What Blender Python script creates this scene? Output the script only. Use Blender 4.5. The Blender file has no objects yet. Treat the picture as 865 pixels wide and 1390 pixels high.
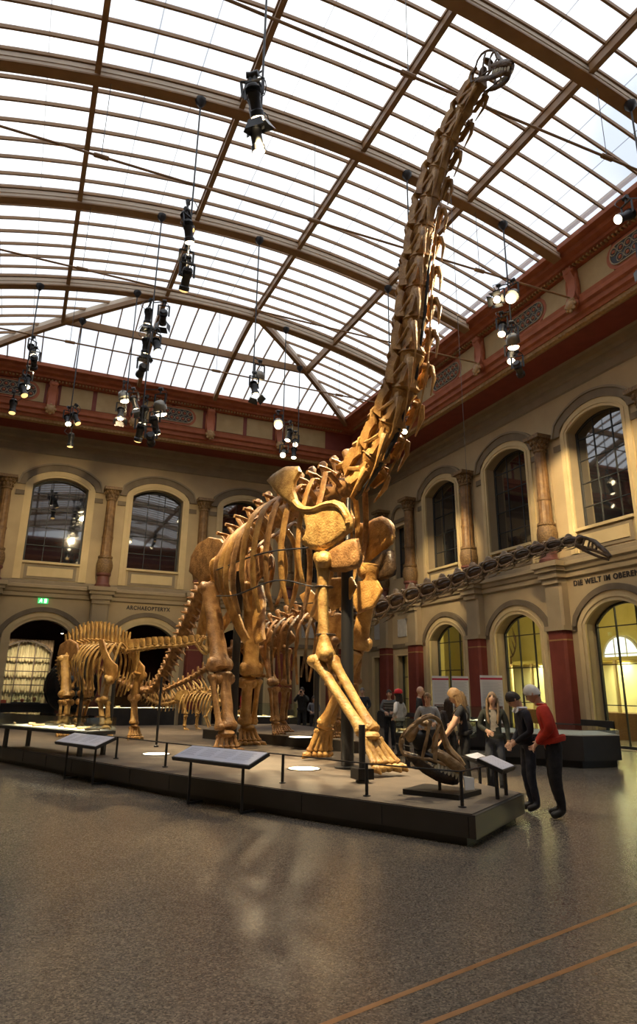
import bpy, bmesh, math, random
import numpy as np
from mathutils import Vector, Matrix

random.seed(7)
scn = bpy.context.scene
COL = scn.collection

# ------------------------------------------------------------------ camera
YAW, PITCH, ROLL, FPX, CAMZ = .408208, .305123, .0130606, 909.55, 1.65
_cy, _sy, _cp, _sp = math.cos(YAW), math.sin(YAW), math.cos(PITCH), math.sin(PITCH)
_f = Vector((_sy*_cp, _cy*_cp, _sp)); _r0 = Vector((_cy, -_sy, 0)); _u0 = _r0.cross(_f)
_r = math.cos(ROLL)*_r0 + math.sin(ROLL)*_u0
_u = -math.sin(ROLL)*_r0 + math.cos(ROLL)*_u0
cam_d = bpy.data.cameras.new('camera')
cam_d.sensor_fit = 'HORIZONTAL'; cam_d.sensor_width = 36.0
cam_d.lens = FPX/865*36; cam_d.shift_y = -45/865
cam_d.clip_start = .1; cam_d.clip_end = 300
cam = bpy.data.objects.new('camera', cam_d); COL.objects.link(cam)
cam.matrix_world = Matrix(((_r.x, _u.x, -_f.x, 0), (_r.y, _u.y, -_f.y, 0), (_r.z, _u.z, -_f.z, CAMZ), (0, 0, 0, 1)))
scn.camera = cam

# ------------------------------------------------------------------ sky and exposure
SKY = 2.35
world = bpy.data.worlds.new('world'); scn.world = world; world.use_nodes = True
_n = world.node_tree.nodes; _l = world.node_tree.links; _n.clear()
_tc = _n.new('ShaderNodeTexCoord'); _no = _n.new('ShaderNodeTexNoise'); _cr = _n.new('ShaderNodeValToRGB')
_bg = _n.new('ShaderNodeBackground'); _wo = _n.new('ShaderNodeOutputWorld')
_no.inputs['Scale'].default_value = 2.1; _no.inputs['Detail'].default_value = 4
_cr.color_ramp.elements[0].position = .40; _cr.color_ramp.elements[0].color = (.40, .45, .54, 1)
_cr.color_ramp.elements[1].position = .60; _cr.color_ramp.elements[1].color = (1, 1, 1, 1)
_l.new(_tc.outputs['Generated'], _no.inputs['Vector']); _l.new(_no.outputs['Fac'], _cr.inputs['Fac'])
_l.new(_cr.outputs['Color'], _bg.inputs['Color']); # overcast sky: a third as bright at the horizon as overhead
_sx = _n.new('ShaderNodeSeparateXYZ'); _ma = _n.new('ShaderNodeMath'); _ma.operation = 'MULTIPLY_ADD'; _ma.use_clamp = False
_mx = _n.new('ShaderNodeMath'); _mx.operation = 'MAXIMUM'; _mx.inputs[1].default_value = 0.
_l.new(_tc.outputs['Generated'], _sx.inputs[0]); _l.new(_sx.outputs['Z'], _mx.inputs[0]); _l.new(_mx.outputs[0], _ma.inputs[0])
_ma.inputs[1].default_value = SKY*2/3; _ma.inputs[2].default_value = SKY/3; _l.new(_ma.outputs[0], _bg.inputs['Strength'])
_l.new(_bg.outputs[0], _wo.inputs[0])
scn.view_settings.view_transform = 'Standard'; scn.view_settings.look = 'None'
scn.view_settings.exposure = 0.14; scn.view_settings.gamma = 1.0
scn.view_settings.use_curve_mapping = False
LAMP = 1.5          # one dial for the spotlights' power

# ------------------------------------------------------------------ mesh helpers
def V(*a): return np.array(a, float)
def nrm(a):
    a = np.asarray(a, float); n = np.linalg.norm(a); return a/n if n > 1e-9 else a
def frame(d, ref=(0, 0, 1)):
    d = nrm(d); ref = np.asarray(ref, float)
    if abs(d @ nrm(ref)) > .97: ref = V(1, 0, 0) if abs(d[0]) < .9 else V(0, 1, 0)
    a = nrm(np.cross(ref, d)); b = np.cross(d, a); return a, b        # b is close to ref
def catmull(P, n):
    P = [np.asarray(p, float) for p in P]; P = [2*P[0]-P[1]]+P+[2*P[-1]-P[-2]]; out = []
    m = len(P)-3
    for i in range(n):
        t = i/(n-1)*m; k = min(int(t), m-1); t -= k
        a, b, c, d = P[k:k+4]
        out.append(.5*((2*b)+(c-a)*t+(2*a-5*b+4*c-d)*t*t+(3*b-a-3*c+d)*t**3))
    return out

class MB:
    def __init__(s): s.v = []; s.f = []; s.m = []; s.x = None
    def add(s, vs, fs, m=0):
        o = len(s.v); s.v.extend(tuple(map(float, p)) for p in vs)
        s.f.extend(tuple(i+o for i in f) for f in fs); s.m.extend([m]*len(fs)); return s
    def box(s, lo, hi, m=0, M=None):
        x0, y0, z0 = lo; x1, y1, z1 = hi
        vs = [(x0, y0, z0), (x1, y0, z0), (x1, y1, z0), (x0, y1, z0), (x0, y0, z1), (x1, y0, z1), (x1, y1, z1), (x0, y1, z1)]
        if M is not None: vs = [tuple(M @ Vector(p)) for p in vs]
        return s.add(vs, [(0, 3, 2, 1), (4, 5, 6, 7), (0, 1, 5, 4), (1, 2, 6, 5), (2, 3, 7, 6), (3, 0, 4, 7)], m)
    def beam(s, p0, p1, w, h, m=0, up=(0, 0, 1)):
        return s.tube([p0, p1], [(w/2*1.41421, h/2*1.41421)]*2, 4, m, up, math.pi/4)
    def tube(s, pts, rad, n=8, m=0, ref=(0, 0, 1), ph=0., cap=True):
        P = [np.asarray(p, float) for p in pts]; k = len(P); vs = []; fs = []
        for i in range(k):
            d = P[min(i+1, k-1)]-P[max(i-1, 0)]; a, b = frame(d, ref)
            r = rad[i] if hasattr(rad, '__len__') else rad
            ra, rb = r if hasattr(r, '__len__') else (r, r)
            for j in range(n):
                t = 2*math.pi*j/n+ph; vs.append(P[i]+a*ra*math.cos(t)+b*rb*math.sin(t))
        for i in range(k-1):
            for j in range(n):
                q = (j+1) % n; fs.append((i*n+j, i*n+q, (i+1)*n+q, (i+1)*n+j))
        if cap: fs.append(tuple(range(n-1, -1, -1))); fs.append(tuple((k-1)*n+j for j in range(n)))
        return s.add(vs, fs, m)
    def cyl(s, p0, p1, r0, r1=None, n=10, m=0):
        return s.tube([p0, p1], [r0, r0 if r1 is None else r1], n, m)
    def lathe(s, prof, o=(0, 0, 0), n=16, m=0, sx=1., sy=1.):
        vs = []; fs = []; k = len(prof)
        for r, z in prof:
            for j in range(n):
                t = 2*math.pi*j/n; vs.append((o[0]+r*sx*math.cos(t), o[1]+r*sy*math.sin(t), o[2]+z))
        for i in range(k-1):
            for j in range(n):
                q = (j+1) % n; fs.append((i*n+j, i*n+q, (i+1)*n+q, (i+1)*n+j))
        fs.append(tuple(range(n-1, -1, -1))); fs.append(tuple((k-1)*n+j for j in range(n)))
        return s.add(vs, fs, m)
    def ell(s, c, r, n=10, k=6, m=0, axes=None):
        c = np.asarray(c, float); r = r if hasattr(r, '__len__') else (r, r, r)
        ax = np.eye(3) if axes is None else np.asarray(axes, float); vs = [c-ax[2]*r[2]]; fs = []
        for i in range(1, k):
            a = -math.pi/2+math.pi*i/k
            for j in range(n):
                t = 2*math.pi*j/n
                vs.append(c+ax[0]*r[0]*math.cos(a)*math.cos(t)+ax[1]*r[1]*math.cos(a)*math.sin(t)+ax[2]*r[2]*math.sin(a))
        vs.append(c+ax[2]*r[2]); e = len(vs)-1
        for j in range(n):
            q = (j+1) % n; fs.append((0, 1+q, 1+j)); fs.append((e, 1+(k-2)*n+j, 1+(k-2)*n+q))
            for i in range(k-2): fs.append((1+i*n+j, 1+i*n+q, 1+(i+1)*n+q, 1+(i+1)*n+j))
        return s.add(vs, fs, m)
    def prism(s, poly, o, ex, ey, ez, m=0):
        """polygon (2-D) in the plane o+ex*x+ey*y, extruded along ez"""
        o, ex, ey, ez = (np.asarray(q, float) for q in (o, ex, ey, ez)); n = len(poly)
        a = [o+ex*x+ey*y for x, y in poly]; b = [p+ez for p in a]
        fs = [tuple(range(n-1, -1, -1)), tuple(range(n, 2*n))]+[(i, (i+1) % n, n+(i+1) % n, n+i) for i in range(n)]
        return s.add(a+b, fs, m)
    def jitter(s, amp, seed=1, sc=7.):
        for i, p in enumerate(s.v):
            h = [math.sin(p[0]*sc*1.3+p[1]*sc*2.1+p[2]*sc*1.7+seed*k*1.9)*math.sin(p[0]*sc*2.3-p[1]*sc*1.1+p[2]*sc*.9+seed+k) for k in (1, 2, 3)]
            s.v[i] = (p[0]+h[0]*amp, p[1]+h[1]*amp, p[2]+h[2]*amp)
        return s
    def data(s, name, mats, smooth=True, ang=40, off=None):
        vs = s.v if off is None else [(x-off[0], y-off[1], z-off[2]) for x, y, z in s.v]
        me = bpy.data.meshes.new(name); me.from_pydata(vs, [], s.f)
        for q in (mats if isinstance(mats, (list, tuple)) else [mats]): me.materials.append(q)
        if any(s.m): me.polygons.foreach_set('material_index', s.m)
        bm = bmesh.new(); bm.from_mesh(me); bmesh.ops.recalc_face_normals(bm, faces=bm.faces); bm.to_mesh(me); bm.free()
        if smooth:
            me.polygons.foreach_set('use_smooth', [True]*len(me.polygons)); me.set_sharp_from_angle(angle=math.radians(ang))
        return me
    def build(s, name, mats, parent=None, smooth=True, ang=40, loc=None):
        """loc: the object's origin in world space; children take their thing's"""
        off = loc if loc is not None else (s.x if s.x is not None else None)
        if parent is not None and loc is None and parent.get('_w'): off = tuple(parent.location)
        o = bpy.data.objects.new(name, s.data(name, mats, smooth, ang, off)); COL.objects.link(o)
        if parent is not None: o.parent = parent
        elif off is not None: o.location = off
        return o

def tag(o, label=None, cat=None, group=None, kind=None):
    if label: o['label'] = label
    if cat: o['category'] = cat
    if group: o['group'] = group
    if kind: o['kind'] = kind
    return o
def thing(name, label, cat, loc=(0, 0, 0), rz=0., group=None, world=True):
    """an Empty at the thing's base; with world=True its parts are written in world coordinates"""
    o = bpy.data.objects.new(name, None); COL.objects.link(o); o.location = loc; o.rotation_euler = (0, 0, rz)
    o.empty_display_size = .2
    if world: o['_w'] = 1
    return tag(o, label, cat, group)
def inst(name, me, parent=None, M=None):
    o = bpy.data.objects.new(name, me); COL.objects.link(o)
    if parent is not None: o.parent = parent
    if M is not None: o.matrix_basis = M
    return o
def copy_tree(o, parent=None):
    c = o.copy(); COL.objects.link(c); c.parent = parent
    for ch in [q for q in bpy.data.objects if q.parent is o]: copy_tree(ch, c)
    return c
def mat4(o, ex, ey, ez):
    return Matrix(((ex[0], ey[0], ez[0], o[0]), (ex[1], ey[1], ez[1], o[1]), (ex[2], ey[2], ez[2], o[2]), (0, 0, 0, 1)))

# ------------------------------------------------------------------ materials
def mat(name, col, rough=.6, col2=None, scale=6., spec=.4, metal=0., bump=0., bscale=None, detail=5, pos=(.35, .7), stretch=None, coat=0.):
    m = bpy.data.materials.new(name); m.use_nodes = True; nt = m.node_tree; b = nt.nodes['Principled BSDF']
    b.inputs['Base Color'].default_value = (*col, 1); b.inputs['Roughness'].default_value = rough
    b.inputs['Metallic'].default_value = metal; b.inputs['Specular IOR Level'].default_value = spec
    b.inputs['Coat Weight'].default_value = coat
    if col2 or bump:
        g = nt.nodes.new('ShaderNodeNewGeometry') if not stretch else nt.nodes.new('ShaderNodeTexCoord')
        src = g.outputs['Position'] if not stretch else g.outputs['Object']
        if stretch:
            mp = nt.nodes.new('ShaderNodeMapping'); mp.inputs['Scale'].default_value = stretch
            nt.links.new(src, mp.inputs['Vector']); src = mp.outputs['Vector']
        no = nt.nodes.new('ShaderNodeTexNoise'); no.inputs['Scale'].default_value = scale; no.inputs['Detail'].default_value = detail
        nt.links.new(src, no.inputs['Vector'])
        if col2:
            r = nt.nodes.new('ShaderNodeValToRGB'); r.color_ramp.elements[0].position = pos[0]; r.color_ramp.elements[1].position = pos[1]
            r.color_ramp.elements[0].color = (*col, 1); r.color_ramp.elements[1].color = (*col2, 1)
            nt.links.new(no.outputs['Fac'], r.inputs['Fac']); nt.links.new(r.outputs['Color'], b.inputs['Base Color'])
        if bump:
            n2 = no
            if bscale:
                n2 = nt.nodes.new('ShaderNodeTexNoise'); n2.inputs['Scale'].default_value = bscale; n2.inputs['Detail'].default_value = 4
                nt.links.new(src, n2.inputs['Vector'])
            bp = nt.nodes.new('ShaderNodeBump'); bp.inputs['Strength'].default_value = bump; bp.inputs['Distance'].default_value = .05
            nt.links.new(n2.outputs['Fac'], bp.inputs['Height']); nt.links.new(bp.outputs['Normal'], b.inputs['Normal'])
    return m
def emat(name, col, st):
    m = bpy.data.materials.new(name); m.use_nodes = True; nt = m.node_tree
    b = nt.nodes['Principled BSDF']; b.inputs['Base Color'].default_value = (*col, 1)
    b.inputs['Emission Color'].default_value = (*col, 1); b.inputs['Emission Strength'].default_value = st
    return m
def glassmat(name, tint=(.9, .95, .93), ior=1.5, rough=.02):
    m = bpy.data.materials.new(name); m.use_nodes = True; nt = m.node_tree; nt.nodes.remove(nt.nodes['Principled BSDF'])
    out = nt.nodes['Material Output']; t = nt.nodes.new('ShaderNodeBsdfTransparent'); g = nt.nodes.new('ShaderNodeBsdfGlossy')
    lw = nt.nodes.new('ShaderNodeLayerWeight'); lw.inputs['Blend'].default_value = .5; pw = nt.nodes.new('ShaderNodeMath'); pw.operation = 'POWER'; pw.inputs[1].default_value = 4.; fr = nt.nodes.new('ShaderNodeMath'); fr.operation = 'MULTIPLY_ADD'; fr.inputs[1].default_value = .8; fr.inputs[2].default_value = .035; nt.links.new(lw.outputs['Facing'], pw.inputs[0]); nt.links.new(pw.outputs[0], fr.inputs[0]); mx = nt.nodes.new('ShaderNodeMixShader')
    t.inputs['Color'].default_value = (*tint, 1); g.inputs['Roughness'].default_value = rough
    nt.links.new(fr.outputs[0], mx.inputs[0]); nt.links.new(t.outputs[0], mx.inputs[1]); nt.links.new(g.outputs[0], mx.inputs[2])
    nt.links.new(mx.outputs[0], out.inputs[0]); return m
def skylightmat(nm='milk_glass', k=.9):
    m = bpy.data.materials.new(nm); m.use_nodes = True; nt = m.node_tree; nt.nodes.remove(nt.nodes['Principled BSDF'])
    out = nt.nodes['Material Output']; t = nt.nodes.new('ShaderNodeBsdfTransparent'); g = nt.nodes.new('ShaderNodeBsdfTranslucent')
    mx = nt.nodes.new('ShaderNodeMixShader'); mx.inputs[0].default_value = .22
    t.inputs['Color'].default_value = (k, k*1.01, k*1.02, 1); g.inputs['Color'].default_value = (k, k*1.01, k*1.02, 1)
    nt.links.new(t.outputs[0], mx.inputs[1]); nt.links.new(g.outputs[0], mx.inputs[2]); nt.links.new(mx.outputs[0], out.inputs[0]); return m
def terrazzo():
    m = bpy.data.materials.new('terrazzo'); m.use_nodes = True; nt = m.node_tree; b = nt.nodes['Principled BSDF']
    g = nt.nodes.new('ShaderNodeNewGeometry')
    v = nt.nodes.new('ShaderNodeTexVoronoi'); v.inputs['Scale'].default_value = 85
    r = nt.nodes.new('ShaderNodeValToRGB'); e = r.color_ramp.elements
    e[0].position = 0; e[0].color = (.075, .063, .052, 1); e[1].position = 1; e[1].color = (.33, .27, .20, 1)
    e.new(.35).color = (.145, .122, .098, 1); e.new(.7).color = (.20, .17, .135, 1)
    no = nt.nodes.new('ShaderNodeTexNoise'); no.inputs['Scale'].default_value = .5; no.inputs['Detail'].default_value = 3
    mx = nt.nodes.new('ShaderNodeMix'); mx.data_type = 'RGBA'; mx.blend_type = 'MULTIPLY'
    r2 = nt.nodes.new('ShaderNodeValToRGB'); r2.color_ramp.elements[0].color = (.72, .7, .68, 1); r2.color_ramp.elements[1].color = (1.1, 1.08, 1.04, 1)
    nt.links.new(g.outputs['Position'], v.inputs['Vector']); nt.links.new(g.outputs['Position'], no.inputs['Vector'])
    sep = nt.nodes.new('ShaderNodeSeparateColor'); nt.links.new(v.outputs['Color'], sep.inputs[0]); nt.links.new(sep.outputs[0], r.inputs['Fac'])
    nt.links.new(no.outputs['Fac'], r2.inputs['Fac']); mx.inputs[0].default_value = 1
    nt.links.new(r.outputs['Color'], mx.inputs[6]); nt.links.new(r2.outputs['Color'], mx.inputs[7]); nt.links.new(mx.outputs[2], b.inputs['Base Color'])
    b.inputs['Roughness'].default_value = .24; b.inputs['Specular IOR Level'].default_value = .5
    return m
M = {}
M['wall'] = mat('wall_paint', (.40, .30, .165), .75, (.46, .35, .195), 1.2, bump=.06, bscale=30)
M['pier'] = mat('pier_paint', (.32, .245, .145), .75, (.37, .285, .17), 1.5)
M['cream'] = mat('cream_paint', (.55, .42, .215), .7, (.62, .48, .255), 2.)
M['taupe'] = mat('taupe_paint', (.155, .115, .068), .7, (.20, .15, .09), 2.)
M['mould'] = mat('olive_moulding', (.23, .18, .115), .7, (.28, .22, .14), 2.)
M['red'] = mat('oxide_red_paint', (.17, .034, .022), .6, (.21, .045, .028), 2.5)
M['darkred'] = mat('dark_red_paint', (.20, .040, .024), .65, (.25, .052, .032), 2.5)
M['terra'] = mat('terracotta_paint', (.31, .088, .036), .65, (.40, .125, .055), 2.5)
M['gold'] = mat('ochre_gilding', (.30, .165, .055), .5, (.40, .24, .09), 9.)
M['friezey'] = mat('frieze_ochre', (.36, .25, .11), .7, (.43, .31, .15), 2.)
M['colbrown'] = mat('ochre_column_paint', (.15, .075, .025), .5, (.27, .15, .055), 5., bump=.2, bscale=16)
M['colorn'] = mat('column_ornament', (.10, .055, .022), .5, (.30, .18, .07), 22., bump=.6, bscale=22)
M['maroon'] = mat('maroon_pedestal', (.13, .045, .032), .5, (.18, .065, .045), 3.)
M['plinth'] = mat('slate_plinth', (.05, .045, .042), .45, (.075, .066, .06), 6.)
M['black'] = mat('black_lacquer', (.012, .012, .013), .35)
M['blackm'] = mat('black_steel', (.018, .018, .02), .4, spec=.5)
M['greym'] = mat('grey_steel', (.09, .09, .095), .4, metal=.6)
M['beam'] = mat('brown_beam_paint', (.27, .15, .065), .5, (.33, .19, .085), 3.)
M['web'] = mat('beige_beam_web', (.60, .50, .38), .6, (.68, .57, .44), 2.)
M['sky'] = skylightmat()
M['seam'] = skylightmat('pane_seam', .42)
M['darkglass'] = mat('dark_window_glass', (.010, .011, .013), .03, spec=.9)
M['darkglass'].node_tree.nodes['Principled BSDF'].inputs['IOR'].default_value = 2.1
M['glass'] = glassmat('clear_glass')
M['caseglass'] = glassmat('case_glass', (.93, .96, .95))
M['iron'] = mat('dark_window_iron', (.03, .03, .028), .5)
M['floor'] = terrazzo()
M['brass'] = mat('orange_floor_inlay', (.34, .15, .045), .4, (.42, .20, .07), 10.)
M['deck'] = mat('platform_deck', (.085, .066, .05), .55, (.13, .10, .075), 3., bump=.1, bscale=60)
M['side'] = mat('platform_side', (.028, .026, .025), .3, (.04, .036, .034), 2.)
M['white'] = mat('white_board', (.72, .71, .68), .5)
M['panelw'] = mat('pale_info_panel', (.62, .63, .72), .35)
M['paper'] = mat('paper', (.66, .6, .5), .7)
# ================================================================== THE HALL
XR, YB, XL, YN = 17.3, 32.9, -6.3, -6.0        # wall faces: right, back, left, near
XC = (XR+XL)/2
WTOP = 13.25
def S(o): o['kind'] = 'structure'; return o

# floor, with its two inlaid strips
fl = MB().add([(XL-.1, YN-.1, 0), (XR+6, YN-.1, 0), (XR+6, YB+6, 0), (XL-.1, YB+6, 0), (XL-.1, YN-.1, -.2), (XR+6, YN-.1, -.2), (XR+6, YB+6, -.2), (XL-.1, YB+6, -.2)],
              [(0, 1, 2, 3), (7, 6, 5, 4), (0, 4, 5, 1), (1, 5, 6, 2), (2, 6, 7, 3), (3, 7, 4, 0)])
floor = S(fl.build('floor', M['floor'], smooth=False))
for (a, b) in (((1.70, 3.78), (4.55, 4.62)), ((2.25, 3.60), (4.75, 4.18))):
    a = V(*a, .0015); b = V(*b, .0015); d = nrm(b-a); a = a-d*3; b = b+d*14; n = V(-d[1], d[0], 0)*.022
    MB().add([a-n, b-n, b+n, a+n], [(0, 1, 2, 3)]).build('floor_inlay', M['brass'], floor, smooth=False)

# ---- wall matrices: local x runs along the wall, local y into the room, local z up
T_R = mat4((XR, 0, 0), (0, 1, 0), (-1, 0, 0), (0, 0, 1))
T_B = mat4((0, YB, 0), (-1, 0, 0), (0, -1, 0), (0, 0, 1))
T_L = mat4((XL, 0, 0), (0, -1, 0), (1, 0, 0), (0, 0, 1))
T_N = mat4((0, YN, 0), (1, 0, 0), (0, 1, 0), (0, 0, 1))

def arc_z(x, hw, zs, zc):
    h = zc-zs; R = (hw*hw+h*h)/(2*h); return zc-R+math.sqrt(max(R*R-x*x, 0))
def outline(hw, zb, zs, zc, n=18):
    """opening outline, from lower left up, over the arch and down"""
    if zc-zs < .01: return [(-hw, zb), (-hw, zs), (hw, zs), (hw, zb)]
    return [(-hw, zb)]+[(-hw+2*hw*i/n, arc_z(-hw+2*hw*i/n, hw, zs, zc)) for i in range(n+1)]+[(hw, zb)]
UP = dict(hw=1.24, zb=7.1, zs=10.68, zc=11.12)
LO = dict(hw=1.28, zb=.02, zs=3.86, zc=4.50)
UPN = dict(hw=.5, zb=7.1, zs=9.75, zc=9.75)
LON = dict(hw=.5, zb=.02, zs=3.3, zc=3.3)
def wall_mesh(mb, bays, u0, u1, d=.5):
    """bays: (u_left, u_right, centre, lower opening or None, upper opening or None)"""
    def rect(a, b, c, e): mb.add([(a, 0, c), (b, 0, c), (b, 0, e), (a, 0, e)], [(0, 1, 2, 3)])
    def hole(a, b, c, op, z0, z1):
        if op is None: rect(a, b, z0, z1); return
        hw, zb = op['hw'], op['zb']
        rect(a, c-hw, z0, z1); rect(c+hw, b, z0, z1)
        if zb > z0: rect(c-hw, c+hw, z0, zb)
        o = outline(**op); top = o[1:-1]
        for (x0, q0), (x1, q1) in zip(top[:-1], top[1:]):
            mb.add([(c+x0, 0, q0), (c+x1, 0, q1), (c+x1, 0, z1), (c+x0, 0, z1)], [(0, 1, 2, 3)])
        full = o+([o[0]] if zb > z0 else [])
        for (x0, q0), (x1, q1) in zip(full[:-1], full[1:]):
            mb.add([(c+x0, 0, q0), (c+x0, -d, q0), (c+x1, -d, q1), (c+x1, 0, q1)], [(0, 1, 2, 3)], 1)
    cur = u0
    for a, b, c, lo, up in bays:
        if a > cur: rect(cur, a, 0, WTOP)
        hole(a, b, c, lo, 0, 5.7); hole(a, b, c, up, 5.7, WTOP); cur = b
    if cur < u1: rect(cur, u1, 0, WTOP)
    return mb

def ribbon(path, w0, w1, y0, y1, m=0, closed=False):
    """a moulding between two offsets (outwards) of an opening outline"""
    P = [V(*p) for p in path]; mb = MB(); k = len(P); N = []
    for i in range(k):
        d = nrm(P[min(i+1, k-1)]-P[max(i-1, 0)]); N.append(V(-d[1], d[0]))
    rows = []
    for w, y in ((w0, y0), (w0, y1), (w1, y1), (w1, y0)):
        rows.append([(p[0]+n[0]*w, y, p[1]+n[1]*w) for p, n in zip(P, N)])
    vs = [q for i in range(k) for q in (rows[0][i], rows[1][i], rows[2][i], rows[3][i])]
    fs = [(4*i+j, 4*i+(j+1) % 4, 4*i+4+(j+1) % 4, 4*i+4+j) for i in range(k-1) for j in range(4)]
    fs += [(0, 1, 2, 3), (4*k-4, 4*k-1, 4*k-2, 4*k-3)]
    return mb.add(vs, fs, m)

# ---- shared part meshes (local to a wall, centred on u = 0)
def bx(x0, x1, y0, y1, z0, z1): return MB().box((x0, y0, z0), (x1, y1, z1))
PM = {}
_ul = outline(UP['hw'], 6.25, UP['zs'], UP['zc'])
PM['arch_surround_u'] = ribbon(_ul, 0, .32, -.02, .07).data('arch_surround', M['cream'])
_o = ribbon(_ul, .10, .15, .07, .10); PM['arch_bead_u'] = _o.data('arch_bead', M['cream'])
PM['hood_u'] = ribbon(outline(UP['hw'], UP['zs']-.05, UP['zs'], UP['zc']), .32, .66, -.02, .11).data('arch_hood', M['taupe'])
PM['hood_ub'] = ribbon(outline(UP['hw'], UP['zs']-.05, UP['zs'], UP['zc']), .62, .70, -.02, .16).data('hood_bead', M['mould'])
PM['arch_surround_l'] = ribbon(outline(**LO), 0, .34, -.02, .08).data('arch_surround', M['cream'])
PM['hood_l'] = ribbon(outline(LO['hw'], LO['zs']-.05, LO['zs'], LO['zc']), .34, .54, -.02, .13).data('arch_hood', M['taupe'])
PM['arch_groove_l'] = ribbon(outline(**LO), .12, .17, .08, .11).data('arch_bead', M['cream'])
PM['sur_un'] = ribbon(outline(**UPN), 0, .2, -.02, .06).data('window_surround', M['cream'])
PM['sur_ln'] = ribbon(outline(**LON), 0, .2, -.02, .06).data('window_surround', M['cream'])
PM['niche_hood'] = ribbon(outline(.62, 10.15, 10.2, 10.75), 0, .16, -.02, .1).data('niche_hood', M['taupe'])
PM['plaque'] = bx(-.42, .42, 0, .04, 4.2, 5.05).data('stone_plaque', mat('stone_plaque', (.42, .4, .36), .5, (.5, .48, .43), 6.), smooth=False)
_s = MB()
for cx in (-.38, .38):
    for cz in (4.25, 5.0): _s.ell((cx, .045, cz), .018, 6, 4)
PM['plaque_bolt'] = _s.data('plaque_bolt', M['blackm'])
_p = MB(); _p.box((-1.12, 0, 6.28), (1.12, .04, 6.92)); PM['panel'] = _p.data('sill_panel', M['mould'], smooth=False)
PM['panel_in'] = bx(-.98, .98, .04, .07, 6.4, 6.82).data('sill_panel_field', M['cream'], smooth=False)
PM['sill'] = bx(-1.24, 1.24, -.3, .12, 6.98, 7.08).data('window_sill', M['cream'], smooth=False)
# pilaster and column
PM['plinth'] = MB().box((-.50, 0, 0), (.50, .46, .62)).box((-.47, 0, .62), (.47, .43, .70)).data('pilaster_plinth', M['plinth'], smooth=False)
_c = [(-.42, 0), (.42, 0), (.42, .28), (.34, .36), (-.34, .36), (-.42, .28)]
PM['red_shaft'] = MB().prism(_c, (0, 0, .70), (1, 0, 0), (0, 1, 0), (0, 0, 3.0)).data('red_pilaster', M['red'], smooth=False)
_c2 = [(-.43, 0), (.43, 0), (.43, .285), (.345, .37), (-.345, .37), (-.43, .285)]
PM['stripe'] = MB().prism(_c2, (0, 0, 3.36), (1, 0, 0), (0, 1, 0), (0, 0, .05)).data('ochre_stripe', M['gold'], smooth=False)
_q = MB().prism([(-.48, 0), (.48, 0), (.48, .42), (-.48, .42)], (0, 0, 3.7), (1, 0, 0), (0, 1, 0), (0, 0, .16))
_q.prism(_c, (0, 0, 3.86), (.97, 0, 0), (0, .96, 0), (0, 0, 1.5)); PM['stone_shaft'] = _q.data('stone_pilaster', M['pier'], smooth=False)
_q = MB()
for y, z0, z1 in ((.42, 5.3, 5.5), (.50, 5.5, 5.72), (.58, 5.72, 5.88), (.66, 5.88, 6.06)): _q.box((-y+.02, 0, z0), (y-.02, y, z1))
PM['entab'] = _q.data('pilaster_cap', M['pier'], smooth=False)
PM['pedestal'] = MB().lathe([(.36, 6.06), (.36, 6.16), (.29, 6.24), (.27, 6.55), (.34, 6.62), (.34, 6.7)], (0, .32, 0), 16).data('column_pedestal', M['maroon'])
PM['vase'] = MB().lathe([(.30, 6.7), (.33, 6.78), (.37, 6.95), (.375, 7.1), (.34, 7.28), (.29, 7.38), (.33, 7.42), (.33, 7.5)], (0, .32, 0), 18).data('column_drum', M['colorn'])
_s = MB(); prof = [(.27, 7.5), (.25, 7.6), (.235, 8.6), (.215, 9.9), (.205, 10.28)]; vs = []; n = 28
for r, z in prof:
    for j in range(n): rr = r*(1. if j % 2 else .93); t = 2*math.pi*j/n; vs.append((rr*math.cos(t), .32+rr*math.sin(t), z))
_s.add(vs, [(i*n+j, i*n+(j+1) % n, (i+1)*n+(j+1) % n, (i+1)*n+j) for i in range(len(prof)-1) for j in range(n)])
_s.lathe([(.255, 8.35), (.265, 8.4), (.255, 8.46)], (0, .32, 0), 16); PM['shaft'] = _s.data('column_shaft', M['colbrown'], ang=25)
_s = MB(); _s.lathe([(.22, 10.2), (.25, 10.24), (.22, 10.28), (.24, 10.45), (.31, 10.62), (.36, 10.7)], (0, .32, 0), 16)
for j in range(10):
    t = 2*math.pi*j/10; _s.ell((.29*math.cos(t), .32+.29*math.sin(t), 10.6), (.07, .07, .1), 6, 5)
    _s.ell((.25*math.cos(t+.3), .32+.25*math.sin(t+.3), 10.42), (.05, .05, .09), 6, 5)
_s.box((-.40, -.06, 10.7), (.40, .72, 10.84)); PM['capital'] = _s.data('column_capital', M['colorn'])
_s = MB(); _s.box((-.17, 0, 6.06), (.17, .06, 10.84)); PM['backing'] = _s.data('column_backing', M['pier'], smooth=False)

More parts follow.
